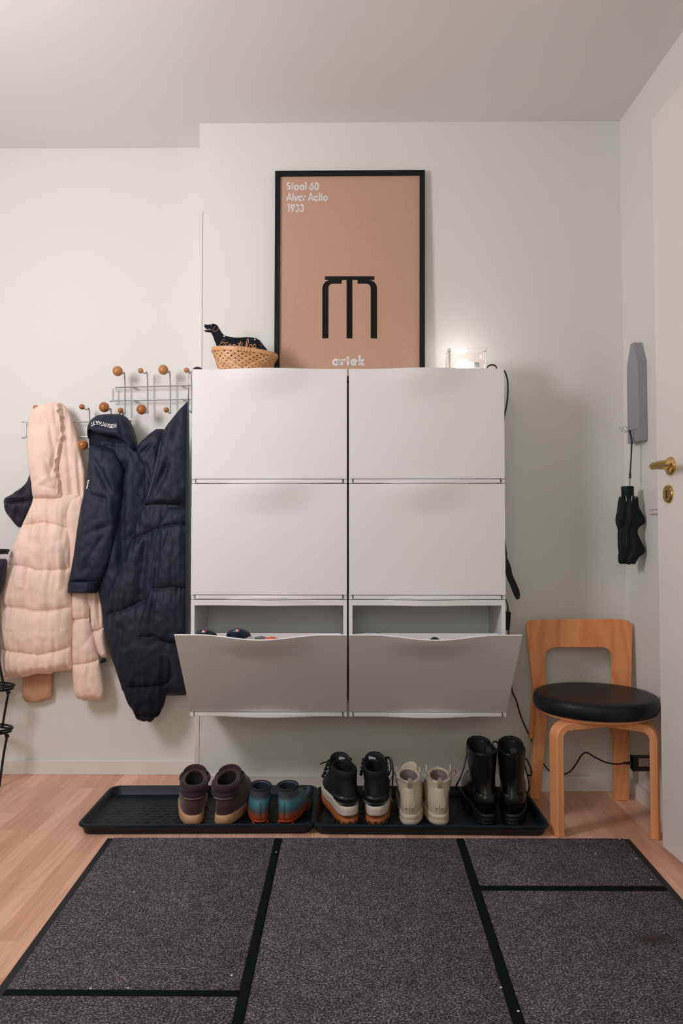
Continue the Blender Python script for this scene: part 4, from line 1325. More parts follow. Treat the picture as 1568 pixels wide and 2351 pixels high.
# ---- light switch
s0, s1 = on_wall(1494.5, 1118), on_wall(1494.5, 1181)
swy = s0.y
sw = thing('light_switch', 'white wall light switch partly hidden behind the open door edge', 'light switch', wp(swy - 0.04, s1.z, 0.006))
WSW = mat('switch_plastic', (0.82, 0.80, 0.78), 0.35)
mb = MB().prism([wp(swy, s1.z, 0), wp(swy, s0.z, 0), wp(swy - 0.082, s0.z, 0), wp(swy - 0.082, s1.z, 0)], WN * 0.009)
mb.build('plate', WSW, sw, smooth=False, bevel=0.002)
zz = lerp(s1.z, s0.z, 0.16)
mb = MB().prism([wp(swy - 0.010, zz, 0.009), wp(swy - 0.010, s0.z - 0.012, 0.009), wp(swy - 0.072, s0.z - 0.012, 0.009), wp(swy - 0.072, zz, 0.009)], WN * 0.004)
mb.build('rocker', WSW, sw, smooth=False, bevel=0.001)

# ================================================================== BIRCH CHAIR
lf = on_z(1281, 1922, 0)           # front left foot, and so on
rf = on_z(1512, 1929, 0)
lbk = on_z(1225, 1818, 0)
rbk = on_z(1423, 1823, 0)
seat_c = at(1366, 1600, 2.385)
zs_t = at(1366, 1566, 2.56).z          # seat top
sr = 137 / F_PX * 2.385
ch = thing('side_chair', 'birch chair with round black leather seat in the right corner', 'chair', (seat_c.x, 2.385, 0))
th_ = 0.052
mb = MB()
pr = [(0.001, -th_), (sr * 0.90, -th_), (sr * 0.965, -th_ + 0.004), (sr * 0.995, -th_ + 0.016), (sr, -th_ * 0.5), (sr * 0.992, -0.013), (sr * 0.97, -0.0045), (sr * 0.93, -0.0005), (sr * 0.8, 0.001), (sr * 0.5, 0.0015), (0.001, 0.002)]
mb.lathe([(r, zs_t + h) for r, h in pr], (seat_c.x, 2.385, 0), 64)
mb.build('seat', LEATHER, ch)
mb = MB()
mb.lathe([(sr * 0.86, zs_t - th_ - 0.010), (sr * 0.89, zs_t - th_ - 0.007), (sr * 0.89, zs_t - th_ + 0.002)], (seat_c.x, 2.385, 0), 48)
mb.build('seat_board', BIRCHL, ch)
zu = zs_t - th_ - 0.010
def lleg(foot, inner, wide=0.046, thick=0.024, reach=0.13, rad=0.045):
    """bent leg: upright with a rounded knee turning in under the seat"""
    ft = Vector((foot.x, foot.y, 0))
    d = Vector((inner.x - foot.x, inner.y - foot.y, 0)).normalized()
    side = Vector((-d.y, d.x, 0))
    outer, inn = [], []
    for z in (0.0, 0.1, 0.2, zu - rad):
        outer.append(ft + Vector((0, 0, z)) - d * thick / 2)
        inn.append(ft + Vector((0, 0, z)) + d * thick / 2)
    c = ft + d * (rad - thick / 2) + Vector((0, 0, zu - rad))
    for k in range(1, 11):
        a = R(90) * k / 10
        outer.append(c - d * rad * math.cos(a) + Vector((0, 0, rad * math.sin(a))))
        ri = rad - thick
        inn.append(c - d * ri * math.cos(a) + Vector((0, 0, ri * math.sin(a))))
    tp_ = c + d * reach + Vector((0, 0, rad))
    outer.append(tp_)
    inn.append(tp_ - Vector((0, 0, thick * 0.8)))
    rings = [[o - side * wide / 2, o + side * wide / 2, i + side * wide / 2, i - side * wide / 2] for o, i in zip(outer, inn)]
    return MB().loft(rings)
ctr = Vector((seat_c.x, 2.40, 0))
for ftp, inn_ in ((lf + Vector((0.004, 0.02, 0)), Vector((seat_c.x + 0.03, 2.31, 0))), (rf + Vector((0.0, 0.02, 0)), Vector((seat_c.x - 0.05, 2.33, 0)))):
    lleg(ftp, inn_).build('leg', BIRCHL, ch, bevel=0.003, angle=50)
# back legs and the bent ply back
yback = lbk.y - 0.004
yl_b, yr_b = lbk.y, rbk.y
ybq = min(YB - 0.030, max(yl_b, yr_b) + 0.0)
def bar(p0_, p1_, wx, wy):
    rings = []
    for p in (p0_, lerp(p0_, p1_, 0.5), p1_):
        rings.append([p + Vector((-wx, -wy, 0)), p + Vector((wx, -wy, 0)), p + Vector((wx, wy, 0)), p + Vector((-wx, wy, 0))])
    return MB().loft(rings)
def yb_at(z):     # front face of the back leaf: upright below the seat, leaning to the wall above
    return 2.553 + 0.02 * max(0, (z - 0.36)) / 0.25
lt0 = at(1225, 1818, 2.57); lt1 = at(1246, 1640, 2.525)
rt0 = at(1424, 1822, 2.565); rt1 = at(1424, 1655, 2.525)
bar(Vector((lt0.x, 2.568, 0)), Vector((lt1.x, 2.525, zu + 0.012)), 0.0195, 0.014).build('leg', BIRCHL, ch, bevel=0.003)
bar(Vector((rt0.x, 2.562, 0)), Vector((rt1.x, 2.525, zu + 0.012)), 0.024, 0.014).build('leg', BIRCHL, ch, bevel=0.003)
outer_px = [(1215, 1697), (1217, 1660), (1222, 1610), (1222.5, 1580), (1219, 1540), (1214, 1500), (1209.5, 1455), (1208, 1440), (1211, 1430), (1219, 1424.5), (1232, 1423.5), (1260, 1423), (1300, 1422), (1340, 1421.5), (1380, 1421.5), (1420, 1422), (1434, 1423), (1444, 1427), (1450, 1434), (1452, 1444), (1452, 1480), (1451, 1520), (1450, 1560), (1449, 1600), (1447, 1650), (1444, 1694)]
inner_px = [(1236, 1697), (1240, 1660), (1251, 1610), (1256, 1580), (1254, 1550), (1252.5, 1528), (1252.5, 1510), (1253.5, 1502), (1256, 1496), (1261, 1491), (1270, 1488), (1290, 1487), (1320, 1487), (1350, 1487), (1378, 1487), (1388, 1488), (1396, 1491), (1401, 1496), (1404, 1502), (1405, 1510), (1405.5, 1528), (1405, 1545), (1404.5, 1565), (1404, 1600), (1404, 1650), (1404, 1694)]
rings = []
for (ox, oy), (ix, iy) in zip(spline(outer_px, 3), spline(inner_px, 3)):
    zo, zi = at(ox, oy, 2.56).z, at(ix, iy, 2.56).z
    po, pi_ = at(ox, oy, yb_at(zo)), at(ix, iy, yb_at(zi))
    rings.append([po, pi_, pi_ + Vector((0, 0.013, 0)), po + Vector((0, 0.013, 0))])
mb = MB().loft(rings)
mb.build('backrest', BIRCH, ch, bevel=0.0025, angle=50)

# ================================================================== TRAYS
def tray(label, c, yaw):
    hx, hy = 0.356, 0.178
    base = Vector(c)
    rot = Matrix.Rotation(yaw, 3, 'Z')
    def rr(ax, ay, z, rad, n=8):
        pts = []
        for qx, qy, a0 in ((1, -1, -90), (1, 1, 0), (-1, 1, 90), (-1, -1, 180)):
            for k in range(n + 1):
                a = R(a0 + 90 * k / n)
                pts.append(base + rot @ Vector((qx * (ax - rad) + rad * math.cos(a), qy * (ay - rad) + rad * math.sin(a), z)))
        return pts
    prof = [(0.334, 0.156, 0.001, 0.02), (0.337, 0.159, 0.0, 0.022), (0.342, 0.164, 0.004, 0.026), (0.347, 0.169, 0.018, 0.03), (0.350, 0.172, 0.024, 0.03), (0.355, 0.177, 0.025, 0.034), (0.356, 0.178, 0.028, 0.034), (0.355, 0.177, 0.032, 0.034), (0.351, 0.173, 0.0345, 0.032), (0.346, 0.168, 0.033, 0.03), (0.343, 0.165, 0.028, 0.028), (0.336, 0.158, 0.010, 0.024), (0.333, 0.155, 0.0075, 0.022), (0.325, 0.147, 0.0072, 0.02)]
    t = thing('boot_tray', label, 'boot tray', base, 'black plastic boot trays')
    mb = MB().loft([rr(*p) for p in prof], True, False)
    mb.build('rim', TRAY, t)
    # knobbly floor of the tray
    nx, ny = 150, 72
    mb = MB()
    vs, fs = [], []
    for j in range(ny + 1):
        for i in range(nx + 1):
            x, y = lerp(-0.325, 0.325, i / nx), lerp(-0.147, 0.147, j / ny)
            gx, gy = x / 0.030, y / 0.024
            row = math.floor(gy)
            fx = (gx + (0.5 if row % 2 else 0) + 0.25 * nz(row * 2.1, math.floor(gx) * 1.3)) % 1 - 0.5
            fy = gy % 1 - 0.5
            d = math.hypot(fx, fy * 0.9)
            edge = min(1, (0.325 - abs(x)) / 0.025, (0.147 - abs(y)) / 0.02)
            b_ = 0.0032 * max(0, 1 - (d / 0.44) ** 2) ** 0.7 * max(0, edge) * (0.6 + 0.6 * nz(math.floor(gx), row * 1.7, 2.2))
            vs.append(base + rot @ Vector((x, y, 0.0070 + max(0, b_))))
    for j in range(ny):
        for i in range(nx):
            a_ = j * (nx + 1) + i
            fs.append((a_, a_ + 1, a_ + nx + 2, a_ + nx + 1))
    mb.add(vs, fs)
    mb.build('tray_floor', TRAY, t, angle=0)
    return t
trl = (on_z(178, 1893, 0.03) + on_z(721, 1900, 0.03)) / 2
trr = (on_z(721.5, 1899, 0.03) + on_z(1257, 1899, 0.03)) / 2
tray('left black plastic boot tray holding brown high-tops and football boots', (trl.x - 0.003, trl.y + 0.178, 0.0), R(1.0))
tray('right black plastic boot tray holding black, cream and lace-up boots', (trr.x + 0.002, trr.y + 0.178, 0.0), R(-0.6))

# ================================================================== SHOES
def ringf(zb, zf, yb, yf, wdt, xo=0.0, N=44, q=1.6, foot=None, wob=0.0):
    """one slice of a shoe: heel at yb, front at yf"""
    L = yf - yb
    fo = min(1, max(0, (L - 0.13) / 0.1)) if foot is None else foot
    out = []
    for k in range(N):
        a = 2 * PI * k / N - PI / 2
        s = (1 + math.sin(a)) / 2                 # 0 heel .. 1 toe
        c = math.cos(a)
        pw = lerp(1.0, 0.64, fo)
        hw = wdt * (abs(c) ** pw) * (1 if c >= 0 else -1)
        prof = lerp(1.0, interp(s, [0, 0.15, 0.4, 0.68, 0.9, 1.0], [0.86, 0.87, 0.84, 1.0, 0.94, 0.9]), fo)
        x = hw * prof + xo + fo * 0.010 * math.sin(PI * s)
        out.append(Vector((x, yb + L * s, zb + (zf - zb) * s ** q)))
    return out
def make_shoe(name, label, pos, yaw, mirror, spec, group):
    """spec: dict of slices for sole pieces, upper and opening; all in local metres"""
    t = thing(name, label, 'shoe', pos, group)
    M = Matrix.Rotation(yaw, 3, 'Z') @ Matrix.Diagonal((-1 if mirror else 1, 1, 1))
    P0 = Vector(pos)
    def W(p): return P0 + M @ Vector(p)
    def lo(slices, m, nm, cap=True, sub=1, parent=t, per=0):
        sl = spline(slices, per) if per else slices
        rings = [[W(p) for p in ringf(*s)] for s in sl]
        mb = MB().loft(rings, cap, cap)
        return mb.build(nm, m, parent, sub=sub)
    up = spec['upper']
    sl = spline(up, 4)
    rings = [[W(p) for p in ringf(*s)] for s in sl]
    top = sl[-1]
    pad = spec.get('pad', 0.006)
    # rolled rim and the inside
    inn = []
    for k in range(1, 7):
        a = PI * k / 6
        z_up = pad * math.sin(a) * 0.9
        ins = pad * (1 - math.cos(a))
        inn.append([W(p) for p in ringf(top[0] + z_up, top[1] + z_up, top[2] + ins, top[3] - ins, top[4] - ins, top[5] if len(top) > 5 else 0.0)])
    MB().loft(rings + inn, True, False).build('upper', spec['mat'], t, sub=1)
    lin = []
    for dz, sh in ((0.0, 0.0), (-0.02, 0.0), (-0.05, -0.001), (max(-0.12, -(top[0] - 0.045)), 0.002)):
        ins = 2 * pad - 0.0003 + sh
        lin.append([W(p) for p in ringf(top[0] + dz, top[1] + dz * 1.1, top[2] + ins, top[3] - ins, top[4] - ins, top[5] if len(top) > 5 else 0.0)])
    MB().loft(lin, False, True).build('lining', spec['lining'], t, sub=1)
    for nm, m, slices in spec['soles']:
        lo(slices, m, nm)
    return t, W, lo
G0 = 0.0078
SUEDE = mat('brown_suede', (0.070, 0.030, 0.030), 0.85, var=0.35, vscale=30, bump=0.3, bscale=500, sheen=0.3, spec=0.2)
PLUM = mat('plum_textile', (0.040, 0.021, 0.029), 0.8, var=0.2, vscale=40, bump=0.3, bscale=600, sheen=0.2, spec=0.2)
GUM = mat('gum_rubber', (0.60, 0.345, 0.175), 0.55, var=0.06, vscale=60)
GREYP = mat('grey_piping_trim', (0.24, 0.22, 0.20), 0.6)
def hit_at(px, py, z=G0):
    return on_z(px, py, z)
def place(px, py, fwd=0.0, yaw=0.0):
    p = on_z(px, py, G0)
    return (p.x, p.y + fwd, G0)
# ---- brown high-tops
brown = dict(mat=SUEDE, lining=mat('dark_plum_lining', (0.010, 0.007, 0.008), 0.9), pad=0.006,
    upper=[(0.030, 0.030, 0.004, 0.285, 0.046), (0.045, 0.050, 0.002, 0.280, 0.045), (0.060, 0.080, 0.004, 0.255, 0.043), (0.076, 0.100, 0.008, 0.190, 0.040), (0.090, 0.112, 0.010, 0.155, 0.039), (0.104, 0.124, 0.006, 0.135, 0.041), (0.114, 0.132, 0.006, 0.128, 0.040)],
    soles=[('sole', GUM, [(0.0, 0.0, 0.0, 0.293, 0.0485), (0.004, 0.004, -0.002, 0.296, 0.050), (0.030, 0.026, -0.001, 0.295, 0.0495), (0.0375, 0.032, 0.001, 0.292, 0.048)])])
def brown_extra(t, W, lo, mirror):
    mb = MB()          # padded collar rolls
    for z, r, dw, y0 in ((0.109, 0.0125, -0.002, 0.010), (0.090, 0.011, -0.0005, 0.011)):
        pts = []
        for k in range(25):
            a = lerp(-200, 20, k / 24)
            x, y = (0.038 + dw) * math.cos(R(a)), 0.062 + 0.050 * math.sin(R(a))
            pts.append(W((x, y, z + 0.018 * max(0, (y - 0.02) / 0.1))))
        mb.tube(pts, [r * (0.35 + 0.65 * math.sin(PI * k / 24) ** 0.5) for k in range(25)], 12)
    mb.build('collar', PLUM, t, sub=1)
    mb = MB()
    rings = []
    for k in range(13):      # padded tongue
        a = lerp(-78, 78, k / 12)
        x = 0.037 * math.sin(R(a))
        y = 0.088 + 0.040 * math.cos(R(a))
        zt = 0.146 - 0.014 * (abs(a) / 78) ** 2
        rings.append([W((x, y - 0.006, 0.09)), W((x, y - 0.006, zt)), W((x * 1.05, y + 0.004, zt + 0.006)), W((x * 1.08, y + 0.010, zt)), W((x * 1.08, y + 0.012, 0.09))])
    mb.loft(rings)
    mb.build('tongue', PLUM, t, sub=1)
    lo([(0.0775, 0.0785, 0.0035, 0.05, 0.030), (0.081, 0.082, 0.003, 0.05, 0.0305), (0.0845, 0.0855, 0.0045, 0.05, 0.030)], GREYP, 'heel_stripe')
    mb = MB()          # ankle strap
    for sg in (1, -1):
        pts = [W((sg * x, y, z)) for x, y, z in ((0.038, 0.075, 0.112), (0.044, 0.098, 0.116), (0.042, 0.118, 0.119), (0.030, 0.134, 0.122), (0.0, 0.142, 0.124))]
        mb.tube(spline([tuple(p) for p in pts], 5), 0.009, 10, flat=0.55)
    mb.build('ankle_strap', PLUM, t)
lab = 'brown suede high-top with pale gum sole, %s'
for px, yaw, mr, l in ((443, R(9), True, lab % 'leftmost shoe on the trays'), (507, R(-6), False, lab % 'beside the blue and orange football boots')):
    t, W, lo = make_shoe('high_top_shoe', l, place(px, 1898), yaw, mr, brown, 'brown high-tops')
    brown_extra(t, W, lo, mr)

# ---- football boots
SOCK = mat('grey_knit', (0.085, 0.085, 0.105), 0.75, bump=0.4, bscale=500)
NAVYK = mat('navy_rib', (0.010, 0.017, 0.030), 0.7, bump=0.3, bscale=400)
FADE = bpy.data.materials.new('faded_knit')
FADE.use_nodes = True
nt = FADE.node_tree
bs = nt.nodes['Principled BSDF']
bs.inputs['Roughness'].default_value = 0.55
tc = nt.nodes.new('ShaderNodeTexCoord')
sep = nt.nodes.new('ShaderNodeSeparateXYZ')
nt.links.new(tc.outputs['Object'], sep.inputs[0])
nn_ = nt.nodes.new('ShaderNodeTexNoise'); nn_.inputs['Scale'].default_value = 700
nt.links.new(tc.outputs['Object'], nn_.inputs['Vector'])
ad_ = nt.nodes.new('ShaderNodeMath'); ad_.operation = 'MULTIPLY_ADD'; ad_.inputs[1].default_value = 0.010
nt.links.new(nn_.outputs['Fac'], ad_.inputs[0]); nt.links.new(sep.outputs['Z'], ad_.inputs[2])
mr_ = nt.nodes.new('ShaderNodeMapRange')
mr_.inputs[1].default_value = 0.005; mr_.inputs[2].default_value = 0.135
nt.links.new(ad_.outputs[0], mr_.inputs[0])
rp = nt.nodes.new('ShaderNodeValToRGB')
cr_ = rp.color_ramp
cr_.elements[0].position = 0.0; cr_.elements[0].color = (0.55, 0.075, 0.010, 1)
cr_.elements[1].position = 1.0; cr_.elements[1].color = (0.10, 0.10, 0.12, 1)
for ps, c in ((0.20, (0.40, 0.055, 0.014, 1)), (0.31, (0.11, 0.075, 0.065, 1)), (0.36, (0.05, 0.11, 0.13, 1)), (0.46, (0.055, 0.20, 0.25, 1)), (0.57, (0.07, 0.24, 0.28, 1)), (0.62, (0.085, 0.09, 0.11, 1))):
    e_ = cr_.elements.new(ps); e_.color = c
nt.links.new(mr_.outputs[0], rp.inputs['Fac'])
nt.links.new(rp.outputs['Color'], bs.inputs['Base Color'])
ORANGE = mat('orange_plate', (0.62, 0.10, 0.018), 0.4)
foot = dict(mat=FADE, lining=NAVYK, pad=0.003,
    upper=[(0.012, 0.012, 0.006, 0.225, 0.036), (0.022, 0.024, 0.001, 0.226, 0.041), (0.040, 0.046, 0.001, 0.210, 0.041), (0.060, 0.066, 0.003, 0.165, 0.036), (0.076, 0.084, 0.008, 0.122, 0.032), (0.091, 0.098, 0.008, 0.096, 0.0305), (0.106, 0.108, 0.004, 0.086, 0.0315)],
    soles=[('stud_plate', ORANGE, [(0.004, 0.006, 0.012, 0.220, 0.033), (0.010, 0.012, 0.004, 0.228, 0.038), (0.016, 0.016, 0.002, 0.229, 0.040), (0.018, 0.019, 0.004, 0.227, 0.039)])])
for px, yaw, mr, l in ((597, R(5), True, 'faded teal and orange ankle football boot, right beside the brown high-tops'), (652, R(-8), False, 'faded teal and orange ankle football boot, nearest the right end of the left tray')):
    t, W, lo = make_shoe('football_boot', l, place(px, 1898), yaw, mr, foot, 'football boots')
    mb = MB()
    pts = [W(p) for p in ringf(0.1085, 0.1105, 0.0045, 0.0855, 0.031)]
    mb.tube(pts + [pts[0]], 0.0035, 8, caps=False)
    mb.build('ankle_rib', NAVYK, t)
    mb = MB()
    for k in range(5):
        y, z = 0.100 + 0.020 * k, 0.098 - 0.0135 * k
        mb.tube([W((-0.022, y - 0.004, z - 0.004)), W((0, y, z + 0.004)), W((0.022, y - 0.004, z - 0.004))], 0.0017, 6)
        mb.tube([W((-0.022, y - 0.004, z - 0.004)), W((0, y + 0.01, z + 0.0)), W((0.022, y + 0.016, z - 0.016))], 0.0017, 6)
    mb.build('lace', mat('grey_lace', (0.045, 0.05, 0.06), 0.7) if 'grey_lace' not in MATS else MATS['grey_lace'], t)
    for x, y in ((-0.02, 0.03), (0.02, 0.03), (-0.024, 0.15), (0.026, 0.15), (-0.018, 0.195), (0.022, 0.195)):
        c = W((x, y, 0))
        MB().lathe([(0.005, 0.0), (0.0065, 0.006)], (c.x, c.y, c.z + 0.0005), 12).build('stud', ORANGE, t)
    mb = MB().tube([W((0, -0.0006 + 0.002 * (z > 0.06), z)) for z in (0.022, 0.04, 0.06, 0.075)], 0.0011, 6)
    mb.build('heel_seam', MATS['grey_lace'], t)

# ---- black hiking sneakers on gum lugs
BLK = mat('black_nubuck', (0.006, 0.0085, 0.010), 0.62, bump=0.25, bscale=450, spec=0.35)
BLKL = mat('black_gloss_heel', (0.005, 0.0075, 0.010), 0.35)
OFFW = mat('off_white_foam', (0.66, 0.60, 0.50), 0.6)
RUST = mat('rust_rubber', (0.40, 0.115, 0.028), 0.55, var=0.12, vscale=60)
hike = dict(mat=BLK, lining=BLK, pad=0.006,
    upper=[(0.050, 0.045, 0.004, 0.278, 0.044), (0.070, 0.066, 0.001, 0.274, 0.0445), (0.090, 0.090, 0.002, 0.235, 0.043), (0.110, 0.118, 0.006, 0.185, 0.041), (0.130, 0.138, 0.008, 0.158, 0.040), (0.146, 0.152, 0.006, 0.146, 0.040), (0.157, 0.160, 0.006, 0.140, 0.039)],
    soles=[('midsole', OFFW, [(0.024, 0.022, 0.000, 0.284, 0.0475), (0.034, 0.032, -0.003, 0.288, 0.050), (0.042, 0.040, -0.002, 0.287, 0.0485), (0.046, 0.043, -0.0035, 0.288, 0.0505), (0.058, 0.050, -0.002, 0.286, 0.049), (0.062, 0.054, 0.001, 0.282, 0.046)]),
           ('outsole', RUST, [(0.0, 0.004, 0.006, 0.270, 0.047), (0.004, 0.008, -0.004, 0.284, 0.0515), (0.020, 0.020, -0.003, 0.286, 0.0505), (0.026, 0.024, 0.000, 0.284, 0.048)])])
def hike_extra(t, W, lo, side, lbl):
    mb = MB()
    rings = []
    for k in range(15):
        a = lerp(-80, 80, k / 14)
        x = 0.036 * math.sin(R(a))
        y = 0.104 + 0.036 * math.cos(R(a))
        zt = 0.186 - 0.024 * (abs(a) / 80) ** 2.4
        rings.append([W((x, y - 0.004, 0.12)), W((x, y - 0.004, zt - 0.004)), W((x * 1.02, y + 0.002, zt + 0.003)), W((x * 1.06, y + 0.008, zt - 0.003)), W((x * 1.08, y + 0.010, 0.12))])
    mb.loft(rings)
    tg = mb.build('tongue', BLK, t, sub=1)
    mb = MB()
    lx = lbl
    mb.loft([[W((lx - 0.011, 0.1315, z + 0.003)), W((lx + 0.011, 0.1315, z - 0.003)), W((lx + 0.011, 0.1322, z - 0.003)), W((lx - 0.011, 0.1322, z + 0.003))] for z in (0.140, 0.172)])
    mb.build('tongue_label', mat('tongue_label', (0.50, 0.51, 0.54), 0.5, var=0.6, vscale=120) if 'tongue_label' not in MATS else MATS['tongue_label'], tg, smooth=False)
    lo([(0.064, 0.066, -0.0006, 0.09, 0.040), (0.080, 0.082, -0.0012, 0.09, 0.0412), (0.094, 0.098, 0.0006, 0.09, 0.0405)], BLKL, 'heel_counter')
    mb = MB()
    for sg in (1, -1):
        for k, (y, z) in enumerate(((0.148, 0.164), (0.156, 0.150), (0.166, 0.134), (0.178, 0.118), (0.194, 0.104))):
            mb.sphere(W((sg * (0.036 + 0.002 * k), y - 0.022, z)), 0.0058, 10, 6)
    mb.build('eyelet', BLK, t)
    mb = MB()
    for k, (y, z) in enumerate(((0.150, 0.158), (0.160, 0.144), (0.172, 0.128), (0.186, 0.112))):
        mb.tube([W((-0.032, y - 0.012, z)), W((0, y, z + 0.006)), W((0.032, y - 0.012, z))], 0.0022, 6)
    if side < 0:
        mb.tube(spline([tuple(W(p)) for p in ((-0.034, 0.128, 0.160), (-0.050, 0.122, 0.163), (-0.066, 0.112, 0.161))], 5), 0.0023, 6)
        mb.tube(spline([tuple(W(p)) for p in ((-0.036, 0.132, 0.150), (-0.050, 0.125, 0.140), (-0.048, 0.12, 0.128), (-0.040, 0.125, 0.12))], 5), 0.0023, 6)
    else:
        mb.tube(spline([tuple(W(p)) for p in ((0.034, 0.126, 0.172), (0.046, 0.116, 0.176), (0.055, 0.106, 0.165), (0.058, 0.100, 0.13), (0.055, 0.10, 0.088))], 6), 0.0024, 6)
        mb.tube(spline([tuple(W(p)) for p in ((0.034, 0.126, 0.172), (0.048, 0.118, 0.168), (0.052, 0.112, 0.14), (0.044, 0.11, 0.12))], 6), 0.0022, 6)
    mb.build('lace', CABLE, t)
    mb = MB()          # lugs cut between the heel blocks
    for a in (-55, -28, 0, 28, 55, 75, -75):
        x, y = 0.0412 * math.sin(R(a)), 0.044 - 0.049 * math.cos(R(a))
        c = W((x, y, 0.011))
        d = (c - W((0, 0.05, 0.011))); d.z = 0; d.normalize()
        s_2 = Vector((-d.y, d.x, 0))
        w2 = 0.0022 + 0.004 * (abs(a) < 5)
        mb.prism([c - s_2 * w2 - d * 0.006 + Vector((0, 0, -0.0095)), c + s_2 * w2 - d * 0.006 + Vector((0, 0, -0.0095)), c + s_2 * w2 * 0.6 - d * 0.006 + Vector((0, 0, 0.005)), c - s_2 * w2 * 0.6 - d * 0.006 + Vector((0, 0, 0.005))], d * 0.0085)
    mb.build('tread_groove', mat('dark_tread', (0.02, 0.015, 0.01), 0.8) if 'dark_tread' not in MATS else MATS['dark_tread'], t, smooth=False)
    lo([(0.066, 0.067, -0.0008, 0.06, 0.038), (0.0675, 0.0685, -0.001, 0.06, 0.0385)], GREYM, 'heel_line')
for px, yaw, mr, l, sd, lb_ in ((803, R(15), False, 'black hiking sneaker, toe turned left, at the left end of the right tray', -1, 0.010), (862, R(-1), False, 'black hiking sneaker with rust tread, right of its pair beside the cream boots', 1, -0.008)):
    t, W, lo = make_shoe('hiking_sneaker', l, place(px, 1898), yaw, mr, hike, 'black hiking sneakers')
    hike_extra(t, W, lo, sd, lb_)

# ---- cream boots
CRB = mat('cream_leather', (0.60, 0.515, 0.385), 0.5, var=0.05, vscale=40, bump=0.1, bscale=400)
CRL = mat('beige_lining', (0.24, 0.21, 0.20), 0.85, bump=0.3, bscale=500)
CRS = mat('cream_rubber', (0.64, 0.545, 0.405), 0.5)
TABM = mat('beige_webbing', (0.33, 0.275, 0.22), 0.8)
cream = dict(mat=CRB, lining=CRL, pad=0.006,
    upper=[(0.030, 0.030, 0.005, 0.285, 0.0435), (0.050, 0.055, 0.002, 0.280, 0.0440), (0.070, 0.085, 0.003, 0.240, 0.0435), (0.090, 0.110, 0.008, 0.175, 0.0408), (0.108, 0.120, 0.013, 0.148, 0.0392), (0.120, 0.130, 0.013, 0.138, 0.0398), (0.127, 0.136, 0.012, 0.132, 0.0392)],
    soles=[('sole', CRS, [(0.0, 0.0, 0.003, 0.290, 0.0466), (0.004, 0.004, -0.001, 0.294, 0.0490), (0.016, 0.014, -0.0015, 0.294, 0.0493), (0.0195, 0.018, 0.001, 0.292, 0.0472), (0.022, 0.020, -0.001, 0.294, 0.0488), (0.033, 0.030, 0.000, 0.292, 0.0482), (0.037, 0.034, 0.003, 0.289, 0.0451)])])
